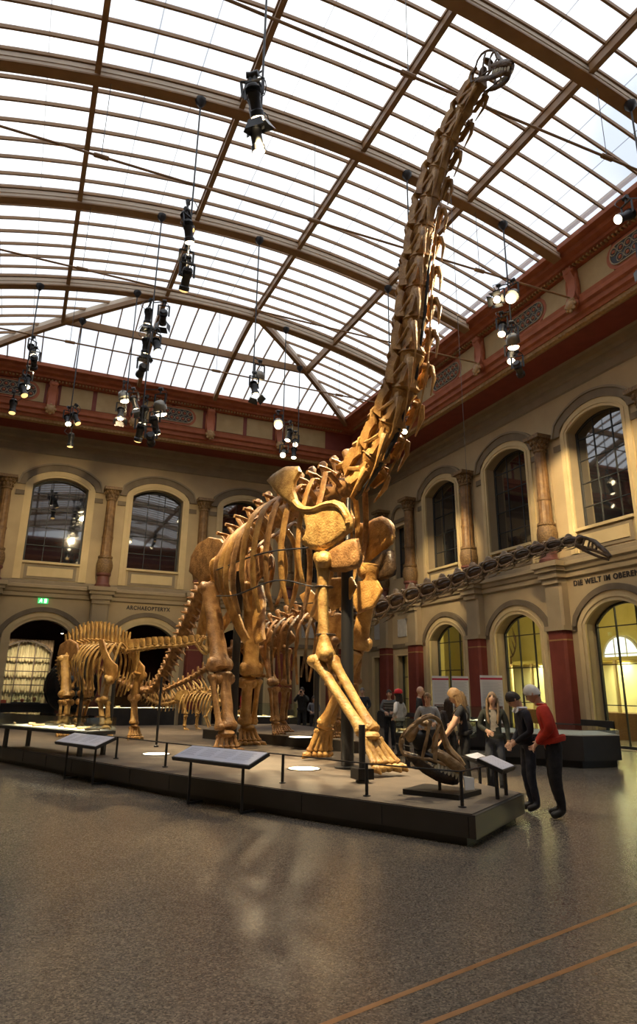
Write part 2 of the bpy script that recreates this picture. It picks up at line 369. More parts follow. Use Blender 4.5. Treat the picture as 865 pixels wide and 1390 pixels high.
def profile(name, pts, u0, u1, m0, m1, mt, parent, closed=True, smooth=False):
    """a moulding profile (y into the room, z) run along a wall, mitred where m0 / m1"""
    mb = MB(); n = len(pts)
    vs = [(u0+(y if m0 else 0), y, z) for y, z in pts]+[(u1-(y if m1 else 0), y, z) for y, z in pts]
    fs = [(i, (i+1) % n, n+(i+1) % n, n+i) for i in range(n if closed else n-1)]
    return mb.add(vs, fs).build(name, mt, parent, smooth=smooth)
GW = 2.8                                                    # the skylight starts this far inside the walls
def cornice(w, u0, u1, m0=True, m1=True):
    profile('string_course', [(0, 5.45), (.10, 5.5), (.10, 5.66), (.16, 5.7), (.2, 5.82), (.28, 5.88), (.28, 6.0), (.06, 6.06), (0, 6.06)], u0, u1, m0, m1, M['pier'], w)
    profile('upper_plinth', [(0, 6.06), (.05, 6.06), (.05, 6.2), (0, 6.24)], u0, u1, m0, m1, M['mould'], w)
    profile('wall_moulding', [(0, 12.2), (.06, 12.25), (.06, 12.55), (.14, 12.62), (.14, 12.82), (.24, 12.92), (.28, 13.12), (.34, 13.2), (0, 13.25)], u0, u1, m0, m1, M['mould'], w)
    profile('dark_red_soffit', [(0, 13.25), (.34, 13.2), (1.68, 13.16), (1.68, 13.3), (0, 13.4)], u0, u1, m0, m1, M['darkred'], w)
    profile('gilt_moulding', [(1.6, 13.14), (1.70, 13.12), (1.80, 13.18), (1.82, 13.30), (1.7, 13.32)], u0, u1, m0, m1, M['gold'], w)
    profile('red_moulding', [(1.72, 13.3), (1.86, 13.3), (1.90, 13.42), (2.0, 13.46), (2.02, 13.62), (2.12, 13.68), (2.14, 13.80), (2.18, 13.92), (1.9, 13.96), (1.7, 13.9)], u0, u1, m0, m1, M['terra'], w)
    profile('frieze', [(2.02, 13.9), (2.02, 15.05), (1.8, 15.05), (1.8, 13.9)], u0, u1, m0, m1, M['red'], w)
    profile('upper_moulding', [(2.02, 15.0), (2.14, 15.02), (2.16, 15.1), (2.34, 15.14), (2.36, 15.24), (2.56, 15.3), (2.60, 15.42), (GW+.02, 15.46), (GW+.02, 15.63), (1.8, 15.63), (1.8, 15.0)], u0, u1, m0, m1, M['terra'], w)
    den = MB(); u = u0+2.7
    while u < u1-2.7: den.box((u, 2.1, 15.035), (u+.07, 2.27, 15.10)); u += .15
    tag(den.build('dentil_row', M['gold'], w, smooth=False), kind='stuff')
    eg = MB(); u = u0+1.9
    while u < u1-1.9: eg.ell((u, 1.78, 13.2), (.05, .05, .06), 6, 4); u += .16
    tag(eg.build('egg_moulding', M['gold'], w), kind='stuff')
# frieze furniture
def stadium(hw, hh, n=10):
    r = hh; P = []
    for i in range(n+1): a = -math.pi/2+math.pi*i/n; P.append((hw-r+r*math.cos(a), r*math.sin(a)))
    for i in range(n+1): a = math.pi/2+math.pi*i/n; P.append((-hw+r+r*math.cos(a), r*math.sin(a)))
    return P
ZF = 14.47
_s = MB(); _s.prism(stadium(1.15, .46), (0, 2.02, ZF), (1, 0, 0), (0, 0, 1), (0, .04, 0), 0); PM['vent_frame'] = _s.data('vent_frame', M['terra'], smooth=False)
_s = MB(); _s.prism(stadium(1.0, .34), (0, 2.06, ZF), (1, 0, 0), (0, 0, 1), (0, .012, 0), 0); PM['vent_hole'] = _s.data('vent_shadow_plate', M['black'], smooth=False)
_s = MB()
for i in range(7):
    for j in (-1, 1):
        c = (-.84+.28*i+(0 if j > 0 else .06), 2.085, ZF+j*.15)
        if abs(c[0]) > .9: continue
        ring = [(c[0]+.125*math.cos(t), c[1], c[2]+.125*math.sin(t)) for t in [2*math.pi*q/12 for q in range(13)]]
        _s.tube(ring, .017, 5, 0, (0, 1, 0), cap=False); _s.ell(c, (.07, .03, .07), 8, 4, 1)
_s.tube([(x, 2.08, ZF+z) for x, z in stadium(1.0, .34)+[stadium(1.0, .34)[0]]], .025, 5, 0, (0, 1, 0), cap=False)
PM['vent_rings'] = _s.data('vent_grille', [mat('grille_stone', (.34, .27, .17), .6), M['terra']])
_s = MB(); _s.box((-.7, 2.02, 14.0), (.7, 2.05, 14.96)); PM['fpanel'] = _s.data('ochre_frieze_panel', M['friezey'], smooth=False)
_s = MB(); _s.prism([(2.02, 13.7), (2.2, 13.55), (2.34, 13.62), (2.38, 13.8), (2.3, 13.95), (2.22, 14.3), (2.24, 14.6), (2.36, 14.8), (2.36, 15.0), (2.02, 15.0)], (-.17, 0, 0), (0, 1, 0), (0, 0, 1), (.34, 0, 0))
_s.ell((0, 2.26, 13.66), (.26, .16, .18), 10, 6); _s.ell((0, 2.3, 14.88), (.22, .1, .12), 10, 6)
for x in (-.2, .2): _s.ell((x, 2.16, 14.3), (.05, .12, .5), 8, 6)
PM['console'] = _s.data('scroll_console', M['terra'])
_s = MB(); _s.ell((0, 2.36, 13.62), (.2, .1, .22), 12, 6)
for j in range(8):
    t = 2*math.pi*j/8; _s.ell((.19*math.cos(t), 2.36, 13.62+.2*math.sin(t)), (.07, .06, .08), 6, 4)
PM['rosette'] = _s.data('gilt_rosette', M['gold'])

def put(name, key, wall, u): return inst(name, PM[key], wall, Matrix.Translation((u, 0, 0)))
def pilaster(w, u):
    for nm, k in (('pilaster_plinth', 'plinth'), ('red_pilaster', 'red_shaft'), ('ochre_stripe', 'stripe'), ('stone_pilaster', 'stone_shaft'), ('pilaster_cap', 'entab'), ('column_pedestal', 'pedestal'),
                  ('column_drum', 'vase'), ('column_shaft', 'shaft'), ('column_capital', 'capital'), ('column_backing', 'backing')): put(nm, k, w, u)
def arch_bay(w, c, lower=True):
    for nm, k in (('arch_surround', 'arch_surround_u'), ('arch_bead', 'arch_bead_u'), ('arch_hood', 'hood_u'), ('hood_bead', 'hood_ub'), ('sill_panel', 'panel'), ('sill_panel_field', 'panel_in'), ('window_sill', 'sill')): put(nm, k, w, c)
    if lower:
        for nm, k in (('arch_surround', 'arch_surround_l'), ('arch_bead', 'arch_groove_l'), ('arch_hood', 'hood_l')): put(nm, k, w, c)
def narrow_bay(w, c):
    for nm, k in (('window_surround', 'sur_un'), ('window_surround', 'sur_ln'), ('niche_hood', 'niche_hood'), ('stone_plaque', 'plaque'), ('plaque_bolt', 'plaque_bolt')): put(nm, k, w, c)
def impost(w, segs):
    for a, b, z0, z1 in segs: MB().box((a, 0, z0), (b, .05, z1)).build('impost_band', M['taupe'], w, smooth=False)
    
RP = [-.6, 4.15, 8.9, 13.65, 18.4, 23.15, 27.9, 30.7]                 # right wall pilasters (Y)
BP = [-4.2, -1.4, 3.23, 7.78, 12.4, 15.2]                             # back wall pilasters (X)
RARCH = [(a+b)/2 for a, b in zip(RP[:-2], RP[1:-1])]
RNAR = [29.3, 31.75]
BARCH = [(a+b)/2 for a, b in zip(BP[1:-2], BP[2:-1])]
BNAR = [13.8, 16.15, -2.8]

def make_wall(name, T, bays, u0, u1, pil, arches, narrows, m0=True, m1=True):
    w = S(wall_mesh(MB(), bays, u0, u1).build(name, [M['wall'], M['pier']], smooth=False)); w.matrix_world = T
    for u in pil: pilaster(w, u)
    for c in arches: arch_bay(w, c)
    for c in narrows: narrow_bay(w, c)
    cornice(w, u0, u1, m0, m1)
    segs = []
    for c in arches:
        for s in (-1, 1):
            i0 = c+s*1.56; i1 = c+s*1.95; segs.append((min(i0, i1), max(i0, i1), 10.12, 10.34))
            i0 = c+s*1.62; i1 = c+s*1.95; segs.append((min(i0, i1), max(i0, i1), 3.66, 3.86))
    for c in narrows: segs.append((c-.95, c+.95, 9.98, 10.16)); segs.append((c-.95, c+.95, 3.66, 3.86))
    impost(w, segs)
    return w
def bays_of(arches, narrows, hw, sgn=1):
    L = [(sgn*c-hw, sgn*c+hw, sgn*c, LO, UP) for c in arches]+[(sgn*c-.9, sgn*c+.9, sgn*c, LON, UPN) for c in narrows]
    return sorted(L)
wall_right = make_wall('wall_right', T_R, bays_of(RARCH, RNAR, 2.0), YN, YB, RP, RARCH, RNAR)
wall_back = make_wall('wall_back', T_B, bays_of(BARCH, BNAR, 2.0, -1), -XR, -XL, [-x for x in BP], [-x for x in BARCH], [-x for x in BNAR])
# the left and the near wall close the hall behind the viewer
for nm, T, u0, u1 in (('wall_left', T_L, -YB, -YN), ('wall_near', T_N, XL, XR)):
    w = S(MB().add([(u0, 0, 0), (u1, 0, 0), (u1, 0, WTOP), (u0, 0, WTOP)], [(0, 1, 2, 3)]).build(nm, M['wall'], smooth=False)); w.matrix_world = T
    cornice(w, u0, u1)
for w, us, vs_ in ((wall_right, [-.8, 4.2, 9.2, 14.2, 19.2, 24.2], [1.7, 6.7, 11.7, 16.7, 21.7]), (wall_back, [-11.05, -7.35, -3.65, .05], [-5.5, 1.75])):
    for u in us:
        for sgn in (-1, 1): put('ochre_frieze_panel', 'fpanel', w, u+sgn*(.88 if w is wall_right else 1.05))
        put('scroll_console', 'console', w, u); put('gilt_rosette', 'rosette', w, u)
    for u in vs_:
        put('vent_frame', 'vent_frame', w, u); put('vent_shadow_plate', 'vent_hole', w, u); put('vent_grille', 'vent_rings', w, u)
for w, u in ((wall_right, 26.9), (wall_right, 28.6), (wall_back, -13.0)):
    put('ochre_frieze_panel', 'fpanel', w, u)

# ---- windows: frame, then every pane
def window_parts(op, cols, rows, dp, bar=.03):
    hw, zb, zs, zc = op['hw'], op['zb'], op['zs'], op['zc']; flat = zc-zs < .01
    top = (lambda x: zs) if flat else (lambda x: arc_z(x, hw, zs, zc))
    fr = ribbon(outline(**op), -.07, 0.01, -dp-.04, -dp+.05); xs = [-hw+2*hw*i/cols for i in range(cols+1)]
    for x in xs[1:-1]: fr.box((x-bar/2, -dp-.03, zb), (x+bar/2, -dp+.04, top(x)))
    zl = [zb]+rows+[zc+.1]
    for z in rows:
        x = hw if z <= zs else math.sqrt(max(((hw*hw+(zc-zs)**2)/(2*(zc-zs)))**2-(z-zc+(hw*hw+(zc-zs)**2)/(2*(zc-zs)))**2, 0))
        fr.box((-x, -dp-.03, z-bar/2), (x, -dp+.04, z+bar/2))
    fr.box((-hw, -dp-.04, zb), (hw, -dp+.05, zb+.08))
    panes = []
    for a, b in zip(xs[:-1], xs[1:]):
        for z0, z1 in zip(zl[:-1], zl[1:]):
            p = [(a, z0), (b, z0)]
            for i in range(5):
                x = b+(a-b)*i/4; p.append((x, max(min(z1, top(x)), z0)))
            if max(q[1] for q in p)-z0 < .03: continue
            panes.append(MB().prism(p, (0, -dp, 0), (1, 0, 0), (0, 0, 1), (0, .012, 0)))
    return fr, panes
WT = {}
def window_t(key, op, cols, rows, dp, gm, fm):
    fr, panes = window_parts(op, cols, rows, dp); rng = random.Random(3)
    WT[key] = (fr.data('window_frame', fm, smooth=False), [p.data('pane', gm, smooth=False) for p in panes])
window_t('up', UP, 3, [7.9, 8.75, 9.6, 10.4], .42, M['darkglass'], M['iron'])
window_t('upn', UPN, 2, [7.9, 8.7], .3, M['darkglass'], M['iron'])
window_t('lo', LO, 3, [1.3, 2.55, 3.75], .42, M['glass'], M['iron'])
window_t('lon', LON, 2, [1.3, 2.3], .3, M['glass'], M['iron'])
nwin = [0]
def window(key, T, u):
    nwin[0] += 1; w = inst('window_%d' % nwin[0], WT[key][0]); S(w); w.matrix_world = T @ Matrix.Translation((u, 0, 0))
    for p in WT[key][1]:
        o = inst('pane', p, w); o.rotation_euler = (0, 0, 0)
for c in RARCH[1:]:
    window('up', T_R, c); window('lo', T_R, c)
for c in BARCH: window('up', T_B, -c)
for c in RNAR: window('upn', T_R, c); window('lon', T_R, c)
for c in BNAR[:2]: window('upn', T_B, -c)

# ================================================================== THE SKYLIGHT (ceiling)
HWID, RISE, ZR = XR-GW-XC, 1.45, 16.65
GY = YB-GW                                                          # back edge of the glass
def zv(x): return ZR-RISE*((x-XC)/HWID)**2                          # underside of the ribs
RIBY = [24.2, 19.2, 14.2, 9.2, 4.2, -.8]
X0, X1 = XC-HWID, XC+HWID
PX = [X0, -.05, 3.65, 7.35, 11.05, X1]                              # purlin lines
KH = (X1-7.6)/(GY-24.2)
def hipx(y): return X1-(GY-y)*KH
def ze(y): return zv(X1-(GY-y)*KH)                                  # hipped end surface
GUP = .46                                                           # glass above the rib underside
ceiling = S(MB().box((X0-.6, YN, 16.4), (X0-.45, GY+.5, 16.5)).box((X1+.45, YN, 16.4), (X1+.6, GY+.5, 16.5)).build('ceiling', M['beam'], smooth=False))
def sweep(sec, xs, y, m):
    """a rectangular section (dy0,dy1,dz0,dz1) swept over the vault at station y"""
    mb = MB(); a, b, c, d = sec; n = len(xs)
    vs = [q for x in xs for q in ((x, y+a, zv(x)+c), (x, y+b, zv(x)+c), (x, y+b, zv(x)+d), (x, y+a, zv(x)+d))]
    fs = [(4*i+j, 4*i+(j+1) % 4, 4*i+4+(j+1) % 4, 4*i+4+j) for i in range(n-1) for j in range(4)]+[(0, 1, 2, 3), (4*n-4, 4*n-3, 4*n-2, 4*n-1)]
    return vs, fs
xsr = list(np.linspace(X0-.1, X1+.1, 33))
for y in RIBY:
    mb = MB()
    for sec, m in (((-.17, .17, 0, .05), 0), ((-.13, .13, .06, .34), 1), ((-.15, .15, .19, .215), 1), ((-.17, .17, .36, .44), 0), ((-.13, .13, .44, .50), 0)): mb.add(*sweep(sec, xsr, y, m), m)
    mb.build('roof_rib', [M['beam'], M['web']], ceiling, smooth=True, ang=30)
ylim = RIBY+[YN]
for x in PX[1:-1]:
    for a, b in zip(ylim[1:], ylim[:-1]):
        MB().box((x-.07, a+.17, zv(x)+.06), (x+.07, b-.17, zv(x)+.10)).box((x-.03, a+.17, zv(x)+.10), (x+.03, b-.17, zv(x)+.42)).box((x-.06, a+.17, zv(x)+.36), (x+.06, b-.17, zv(x)+.44)).build('purlin', M['beam'], ceiling, smooth=False)
# hip rafters, end rafters and the purlin ring of the hipped end
for sg in (1, -1):
    hx = (lambda y: hipx(y)) if sg > 0 else (lambda y: 2*XC-hipx(y))
    ys = np.linspace(24.2, GY+.1, 14)
    MB().tube([(hx(y), y, ze(y)+.12) for y in ys], [(.13, .14)]*14, 4, 0, (0, 0, 1), math.pi/4).tube([(hx(y), y, ze(y)+.3) for y in ys], [(.08, .2)]*14, 4, 1, (0, 0, 1), math.pi/4).build('hip_rafter', [M['beam'], M['web']], ceiling)
    for xx in (11.05,):
        x = xx if sg > 0 else 2*XC-xx; yy = GY-(X1-xx)/KH
        MB().box((x-.07, 24.37, zv(x)+.06), (x+.07, yy, zv(x)+.42)).build('purlin', M['beam'], ceiling, smooth=False)
YP = GY-(X1-11.05)/KH
MB().box((2*XC-11.05, YP-.07, ze(YP)+.08), (11.05, YP+.07, ze(YP)+.40)).build('purlin', M['beam'], ceiling, smooth=False)
for x in (PX[2], PX[3]):
    ys = np.linspace(24.3, GY+.05, 10)
    MB().tube([(x, y, ze(y)+.22) for y in ys], [(.12, .22)]*10, 4, 0, (0, 0, 1), math.pi/4).build('end_rafter', M['beam'], ceiling)
# glazing bars and panes of the barrel
def glz(x): return zv(x)+GUP
stripes = []
for a, b in zip(ylim[1:], ylim[:-1]):
    n = 7
    for i in range(n):
        y0 = a+(b-a)*i/n; stripes.append((y0, a+(b-a)*(i+1)/n))
        if i:
            mb = MB(); n2 = 25; xs = np.linspace(X0, X1, n2)
            mb.tube([(x, y0, glz(x)-.035) for x in xs], [(.04, .075)]*n2, 4, 0, (0, 0, 1), math.pi/4); mb.build('glazing_bar', M['beam'], ceiling, smooth=False)
def pane_mesh(fx0, fx1, y0, y1, zf, k=6, seams=True):
    """a sheet between two y stations; fx0 / fx1 give its ends at each station"""
    mb = MB(); ts = [0, 1/6, 1/3-.004, 1/3+.004, .5, 2/3-.004, 2/3+.004, 5/6, 1]
    rows = []
    for y in (y0, y1):
        a, b = fx0(y), fx1(y); rows.append([(a+(b-a)*t, y, zf(a+(b-a)*t, y)) for t in ts])
    n = len(ts); vs = rows[0]+rows[1]
    for i in range(n-1): mb.add([vs[i], vs[i+1], vs[n+i+1], vs[n+i]], [(0, 1, 2, 3)], 1 if i in (2, 5) else 0)
    return mb
gz = lambda x, y: glz(x)
W0 = .03
cells = {}
for (y0, y1) in stripes:
    for j in range(5):
        key = (j, round(y1-y0, 4)); a, b = PX[j], PX[j+1]
        if key not in cells: cells[key] = pane_mesh(lambda y: a, lambda y: b, 0, y1-y0, gz).data('pane', [M['sky'], M['seam']], ang=60)
        inst('pane', cells[key], ceiling, Matrix.Translation((0, y0, 0)))
# hipped end: side sheets, then the end sheets
NS = 8; sy = [24.2+(GY-24.2)*i/NS for i in range(NS+1)]
for i in range(NS):
    y0, y1 = sy[i], sy[i+1]
    for sg in (1, -1):
        mir = (lambda x: x) if sg > 0 else (lambda x: 2*XC-x)
        if i:
            xs = np.linspace(mir(hipx(y0)), mir(X1), 8)
            MB().tube([(x, y0, glz(x)-.035) for x in xs], [(.04, .075)]*8, 4, 0, (0, 0, 1), math.pi/4).build('glazing_bar', M['beam'], ceiling, smooth=False)
        lims = [hipx] + ([lambda y: max(11.05, hipx(y))] if hipx(y0) < 11.05 else []) + [lambda y: X1]
        for f0, f1 in zip(lims[:-1], lims[1:]):
            pane_mesh(lambda y: mir(f0(y)), lambda y: mir(f1(y)), y0, y1, gz).build('pane', [M['sky'], M['seam']], ceiling, ang=60)
def end_y(x):                                                        # where a line of constant x meets the hip
    d = X1-x if x > XC else x-X0; return max(24.2, GY-d/KH)
xe = []
for a, b in zip(PX[:-1], PX[1:]): xe += [a+(b-a)*i/5 for i in range(5)]
xe.append(X1)
for i in range(len(xe)-1):
    a, b = xe[i], xe[i+1]
    if i and i % 5: 
        ya = end_y(a); ys = np.linspace(ya, GY, 8)
        if GY-ya > .2: MB().tube([(a, y, ze(y)+GUP-.035) for y in ys], [(.032, .075)]*8, 4, 0, (0, 0, 1), math.pi/4).build('glazing_bar', M['beam'], ceiling, smooth=False)
    for (lo, hi) in ((24.2, YP), (YP, GY)):
        q = [(a, max(end_y(a), lo)), (b, max(end_y(b), lo)), (b, hi), (a, hi)]
        if q[0][1] >= hi and q[1][1] >= hi: continue
        q[0] = (a, min(q[0][1], hi)); q[1] = (b, min(q[1][1], hi)); n = 6; vs = []
        for k in range(n+1):
            t = k/n
            for (xa, s, e) in ((a, q[0][1], q[3][1]), (b, q[1][1], q[2][1])):
                y = s+(e-s)*t; vs.append((xa, y, ze(y)+GUP))
        MB().add(vs, [(2*k, 2*k+1, 2*k+3, 2*k+2) for k in range(n)]).build('pane', [M['sky'], M['seam']], ceiling, ang=60)
# tie rods with their hangers: one assembly per rib
for y, nm in zip(RIBY, ('along the last rib before the hipped end', 'under the third skylight rib', 'under the second skylight rib', 'across the neck of the giant skeleton', 'above the camera', 'over the entrance')):
    t = thing('tie_rod', 'long thin brown steel tie rod '+nm, 'tie rod', (XC, y, 13.9), group='tie rods of the skylight'); 
    MB().cyl((XL+2.35, y, 13.9), (XR-2.35, y, 13.9), .032, n=8).build('rod', M['beam'], t)
    for x in (.3, 5.9, 11.4):
        MB().cyl((x, y, 13.9), (x, y, zv(x)), .009, n=5).build('hanger', M['greym'], t)
        MB().lathe([(.02, -.2), (.06, -.16), (.06, .16), (.02, .2)], n=8).build('turnbuckle', M['beam'], t, loc=(0, 0, 0))
        o = [q for q in bpy.data.objects if q.parent is t][-1]; o.matrix_basis = Matrix.Translation((x-XC, 0, 0)) @ Matrix.Rotation(math.pi/2, 4, 'Y')

# ================================================================== rooms behind the arches
ylw = mat('yellow_room_paint', (.58, .48, .15), .7, (.66, .56, .2), 1.5)
room_r = S(MB().add([(XR+.5, 8, 0), (XR+6, 8, 0), (XR+6, YB, 0), (XR+.5, YB, 0), (XR+.5, 8, 5.6), (XR+6, 8, 5.6), (XR+6, YB, 5.6), (XR+.5, YB, 5.6)],
    [(1, 2, 6, 5), (0, 1, 5, 4), (3, 7, 6, 2)]).build('wall_gallery', ylw, smooth=False))
S(MB().box((XR+.02, 8, 5.6), (XR+6, YB, 5.7)).build('ceiling_gallery', mat('gallery_ceiling', (.35, .27, .14), .8), smooth=False))
# ================================================================== behind the arches
def room(nm, lo, hi, m, skip):
    (x0, y0, z0), (x1, y1, z1) = lo, hi
    v = [(x0, y0, z0), (x1, y0, z0), (x1, y1, z0), (x0, y1, z0), (x0, y0, z1), (x1, y0, z1), (x1, y1, z1), (x0, y1, z1)]
    f = {'front': (0, 1, 5, 4), 'right': (1, 2, 6, 5), 'back': (2, 3, 7, 6), 'left': (3, 0, 4, 7), 'top': (4, 5, 6, 7)}
    return S(MB().add(v, [q for k, q in f.items() if k != skip]).build(nm, m, smooth=False))
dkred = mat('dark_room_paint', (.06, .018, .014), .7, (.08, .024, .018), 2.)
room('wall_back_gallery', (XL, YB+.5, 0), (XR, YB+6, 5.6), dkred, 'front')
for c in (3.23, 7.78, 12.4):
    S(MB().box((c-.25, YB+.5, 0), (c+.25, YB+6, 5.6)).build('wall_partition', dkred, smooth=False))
# the upper storeys behind the dark windows
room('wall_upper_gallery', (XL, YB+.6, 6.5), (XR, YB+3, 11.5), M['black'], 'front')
# the lit cabinet window in the left archway
cabw = dict(hw=1.2, zb=.75, zs=3.3, zc=3.85)
fr, panes = window_parts(cabw, 3, [1.7, 2.35, 3.0], 0, .05)
nwin[0] += 1
cw = S(inst('window_%d' % nwin[0], fr.data('window_frame', mat('cabinet_frame', (.05, .035, .025), .5), smooth=False))); cw.matrix_world = mat4((.45, YB+4.6, 0), (-1, 0, 0), (0, -1, 0), (0, 0, 1))
for p in panes: inst('pane', p.data('pane', M['glass'], smooth=False), cw)
cur = MB(); n = 60; vs = []
for i in range(n+1):
    x = -1.25+2.5*i/n; y = -.22+.05*math.sin(i*1.9)+.02*math.sin(i*.7); vs += [(x, y, .7), (x, y, 3.9)]
cur.add(vs, [(2*i, 2*i+2, 2*i+3, 2*i+1) for i in range(n)])
cu = cur.build('curtain', mat('cream_curtain', (.66, .50, .34), .8, (.36, .25, .15), 3., stretch=(9, 9, .2)), cw)
cl = bpy.data.lights.new('cabinet_lamp', 'AREA'); cl.energy = 62; cl.spread = math.radians(60); cl.color = (1, .82, .55); cl.shape = 'RECTANGLE'; cl.size = 2; cl.size_y = .2
clo = bpy.data.objects.new('cabinet_lamp', cl); COL.objects.link(clo); clo.parent = cw; clo.matrix_basis = mat4((0, 1.7, 4.7), (1, 0, 0), (0, .80, -.6), (0, .6, .80))
# globe, counter and vitrine in the archway
gl = thing('globe', 'large black globe standing in the left archway', 'globe', (2.3, 31.5, 0))
MB().ell((2.3, 31.5, 1.68), 1.1, 40, 24).build('sphere', mat('black_globe', (.008, .008, .009), .22, (.016, .015, .015), 3.), gl)
MB().lathe([(.5, 0), (.5, .08), (.16, .16), (.12, .62), (.3, .7)], (2.3, 31.5, 0), 20).build('stand', M['blackm'], gl)
ct = thing('counter', 'long black counter inside the left archway', 'counter', (.2, 34.3, 0))
MB().box((-2.2, 34.0, 0), (1.9, 34.7, .86)).build('body', M['black'], ct, smooth=False)
MB().box((-2.25, 33.95, .86), (1.95, 34.75, .92)).build('worktop', M['blackm'], ct, smooth=False)
vt = thing('small_vitrine', 'small glass vitrine with colourful specimens on the black counter', 'vitrine', (.55, 34.35, .92))
MB().box((.05, 34.1, .92), (1.25, 34.6, .96)).build('base', M['blackm'], vt, smooth=False)
for a, b in (((.05, 34.1, .96), (1.25, 34.108, 1.36)), ((.05, 34.592, .96), (1.25, 34.6, 1.36)), ((.05, 34.11, .96), (.058, 34.59, 1.36)), ((1.242, 34.11, .96), (1.25, 34.59, 1.36)), ((.05, 34.1, 1.36), (1.25, 34.6, 1.37))):
    MB().box(a, b).build('pane', M['caseglass'], vt, smooth=False)
for i, (x, c) in enumerate(((.25, (.6, .35, .15)), (.5, (.5, .1, .06)), (.75, (.55, .45, .2)), (1.0, (.45, .2, .1)))):
    tag(MB().ell((x, 34.35, 1.02+.02*i), (.09, .09, .06+.02*i), 8, 6).build('mineral_specimen', mat('mineral_%d' % i, c, .4)), ('orange', 'dark red', 'yellow', 'brown')[i]+' mineral specimen in the small vitrine on the counter', 'specimen', 'minerals in the small vitrine')
tag(MB().box((-.5, 34.2, .925), (-.15, 34.5, 1.06)).build('red_box', mat('orange_red_box', (.7, .16, .08), .6)), 'small orange red box on the black counter', 'box')
for i, (x, y, z, w) in enumerate(((-.35, 34.2, 4.35, 'left jamb'), (1.95, 33.9, 4.3, 'globe'), (1.85, 34.6, 4.05, 'cabinet window'), (-.4, 34.0, 4.1, 'orange red box'))):
    t = thing('downlight', 'small bright ceiling downlight above the '+w, 'downlight', (x, y, z), group='downlights in the left archway')
    MB().lathe([(.05, 0), (.07, .02), (.07, .16), (.03, .2)], (x, y, z), 12).build('housing', M['blackm'], t)
    MB().cyl((x, y, z+.2), (x, y, 5.6), .012, n=6).build('stem', M['blackm'], t)
    MB().ell((x, y, z), (.05, .05, .03), 10, 6).build('bulb', emat('downlight_bulb_%d' % i, (1, .9, .7), 30), t)
# ---- gallery behind the right wall
brown = mat('wooden_counter', (.13, .06, .025), .5, (.19, .095, .04), 6., stretch=(2, 2, 9))
for y0 in (RP[3], RP[4], RP[5], RP[6]):
    S(MB().box((XR+.55, y0-.2, 0), (XR+1.3, y0+.2, 5.6)).build('wall_gallery_partition', ylw, smooth=False))
for i, c in enumerate(RARCH[2:]):
    w = ('the rightmost', 'the next', 'the third', 'the fourth')[i] if i < 4 else 'the far'
    far = RARCH[2:][::-1].index(c)
    nm = ('antler', 'man in red', 'window lettering', 'frame edge')[min(far, 3)]
    t = thing('light_cabinet', 'bright yellow lit showcase in the gallery beyond the %s archway' % nm, 'showcase', (XR+4.6, c, 0), group='lit showcases in the yellow gallery')
    MB().box((XR+3.9, c-2.1, 0), (XR+5.6, c+2.1, .95)).build('counter', brown, t, smooth=False)
    MB().box((XR+5.3, c-2.1, .95), (XR+5.6, c+2.1, 2.9)).build('back_panel', mat('cabinet_back_%d' % i, (.72, .66, .38), .7), t, smooth=False)
    MB().box((XR+4.0, c-2.1, 2.9), (XR+5.6, c+2.1, 3.02)).build('hood', ylw, t, smooth=False)
    for y in (-.7, .7): MB().box((XR+3.95, c+y-.05, .95), (XR+4.05, c+y+.05, 2.9)).build('post', M['cream'], t, smooth=False)
    al = bpy.data.lights.new('cabinet_light', 'AREA'); al.shape = 'RECTANGLE'; al.size = 3.6; al.size_y = .5; al.energy = 130*LAMP; al.color = (1, .88, .46)
    ao = bpy.data.objects.new('cabinet_light', al); COL.objects.link(ao); ao.parent = t; ao.location = (.1, 0, 2.86)
    t2 = thing('ceiling_lamp', 'small warm ceiling lamp in the gallery beyond the %s archway' % nm, 'lamp', (XR+2.6, c, 4.6), group='ceiling lamps in the yellow gallery')
    MB().lathe([(.05, 5.6), (.05, 5.55), (.012, 5.54), (.012, 4.75), (.16, 4.62)], (XR+2.6, c, 0), 14).build('shade', M['blackm'], t2)
    MB().ell((XR+2.6, c, 4.6), .08, 10, 6).build('bulb', emat('gallery_bulb_%d' % i, (1, .75, .3), 12), t2)
    pl = bpy.data.lights.new('gallery_light', 'POINT'); pl.energy = 80*LAMP; pl.color = (1, .80, .40); pl.shadow_soft_size = .12
    po = bpy.data.objects.new('gallery_light', pl); COL.objects.link(po); po.parent = t2; po.location = (0, 0, -.15)
# bright arched outside window at the back of the gallery, seen through the nearest archway
cf = dict(hw=.95, zb=2.05, zs=3.3, zc=4.0)
fr, panes = window_parts(cf, 3, [2.6, 3.25], 0, .05); nwin[0] += 1
gw = S(inst('window_%d' % nwin[0], fr.data('window_frame', M['white'], smooth=False))); gw.matrix_world = T_R @ Matrix.Translation((21.4, -5.85, 0))
dayp = emat('daylit_window_pane', (.85, .92, 1), 1.2)
for p in panes: inst('pane', p.data('pane', dayp, smooth=False), gw)
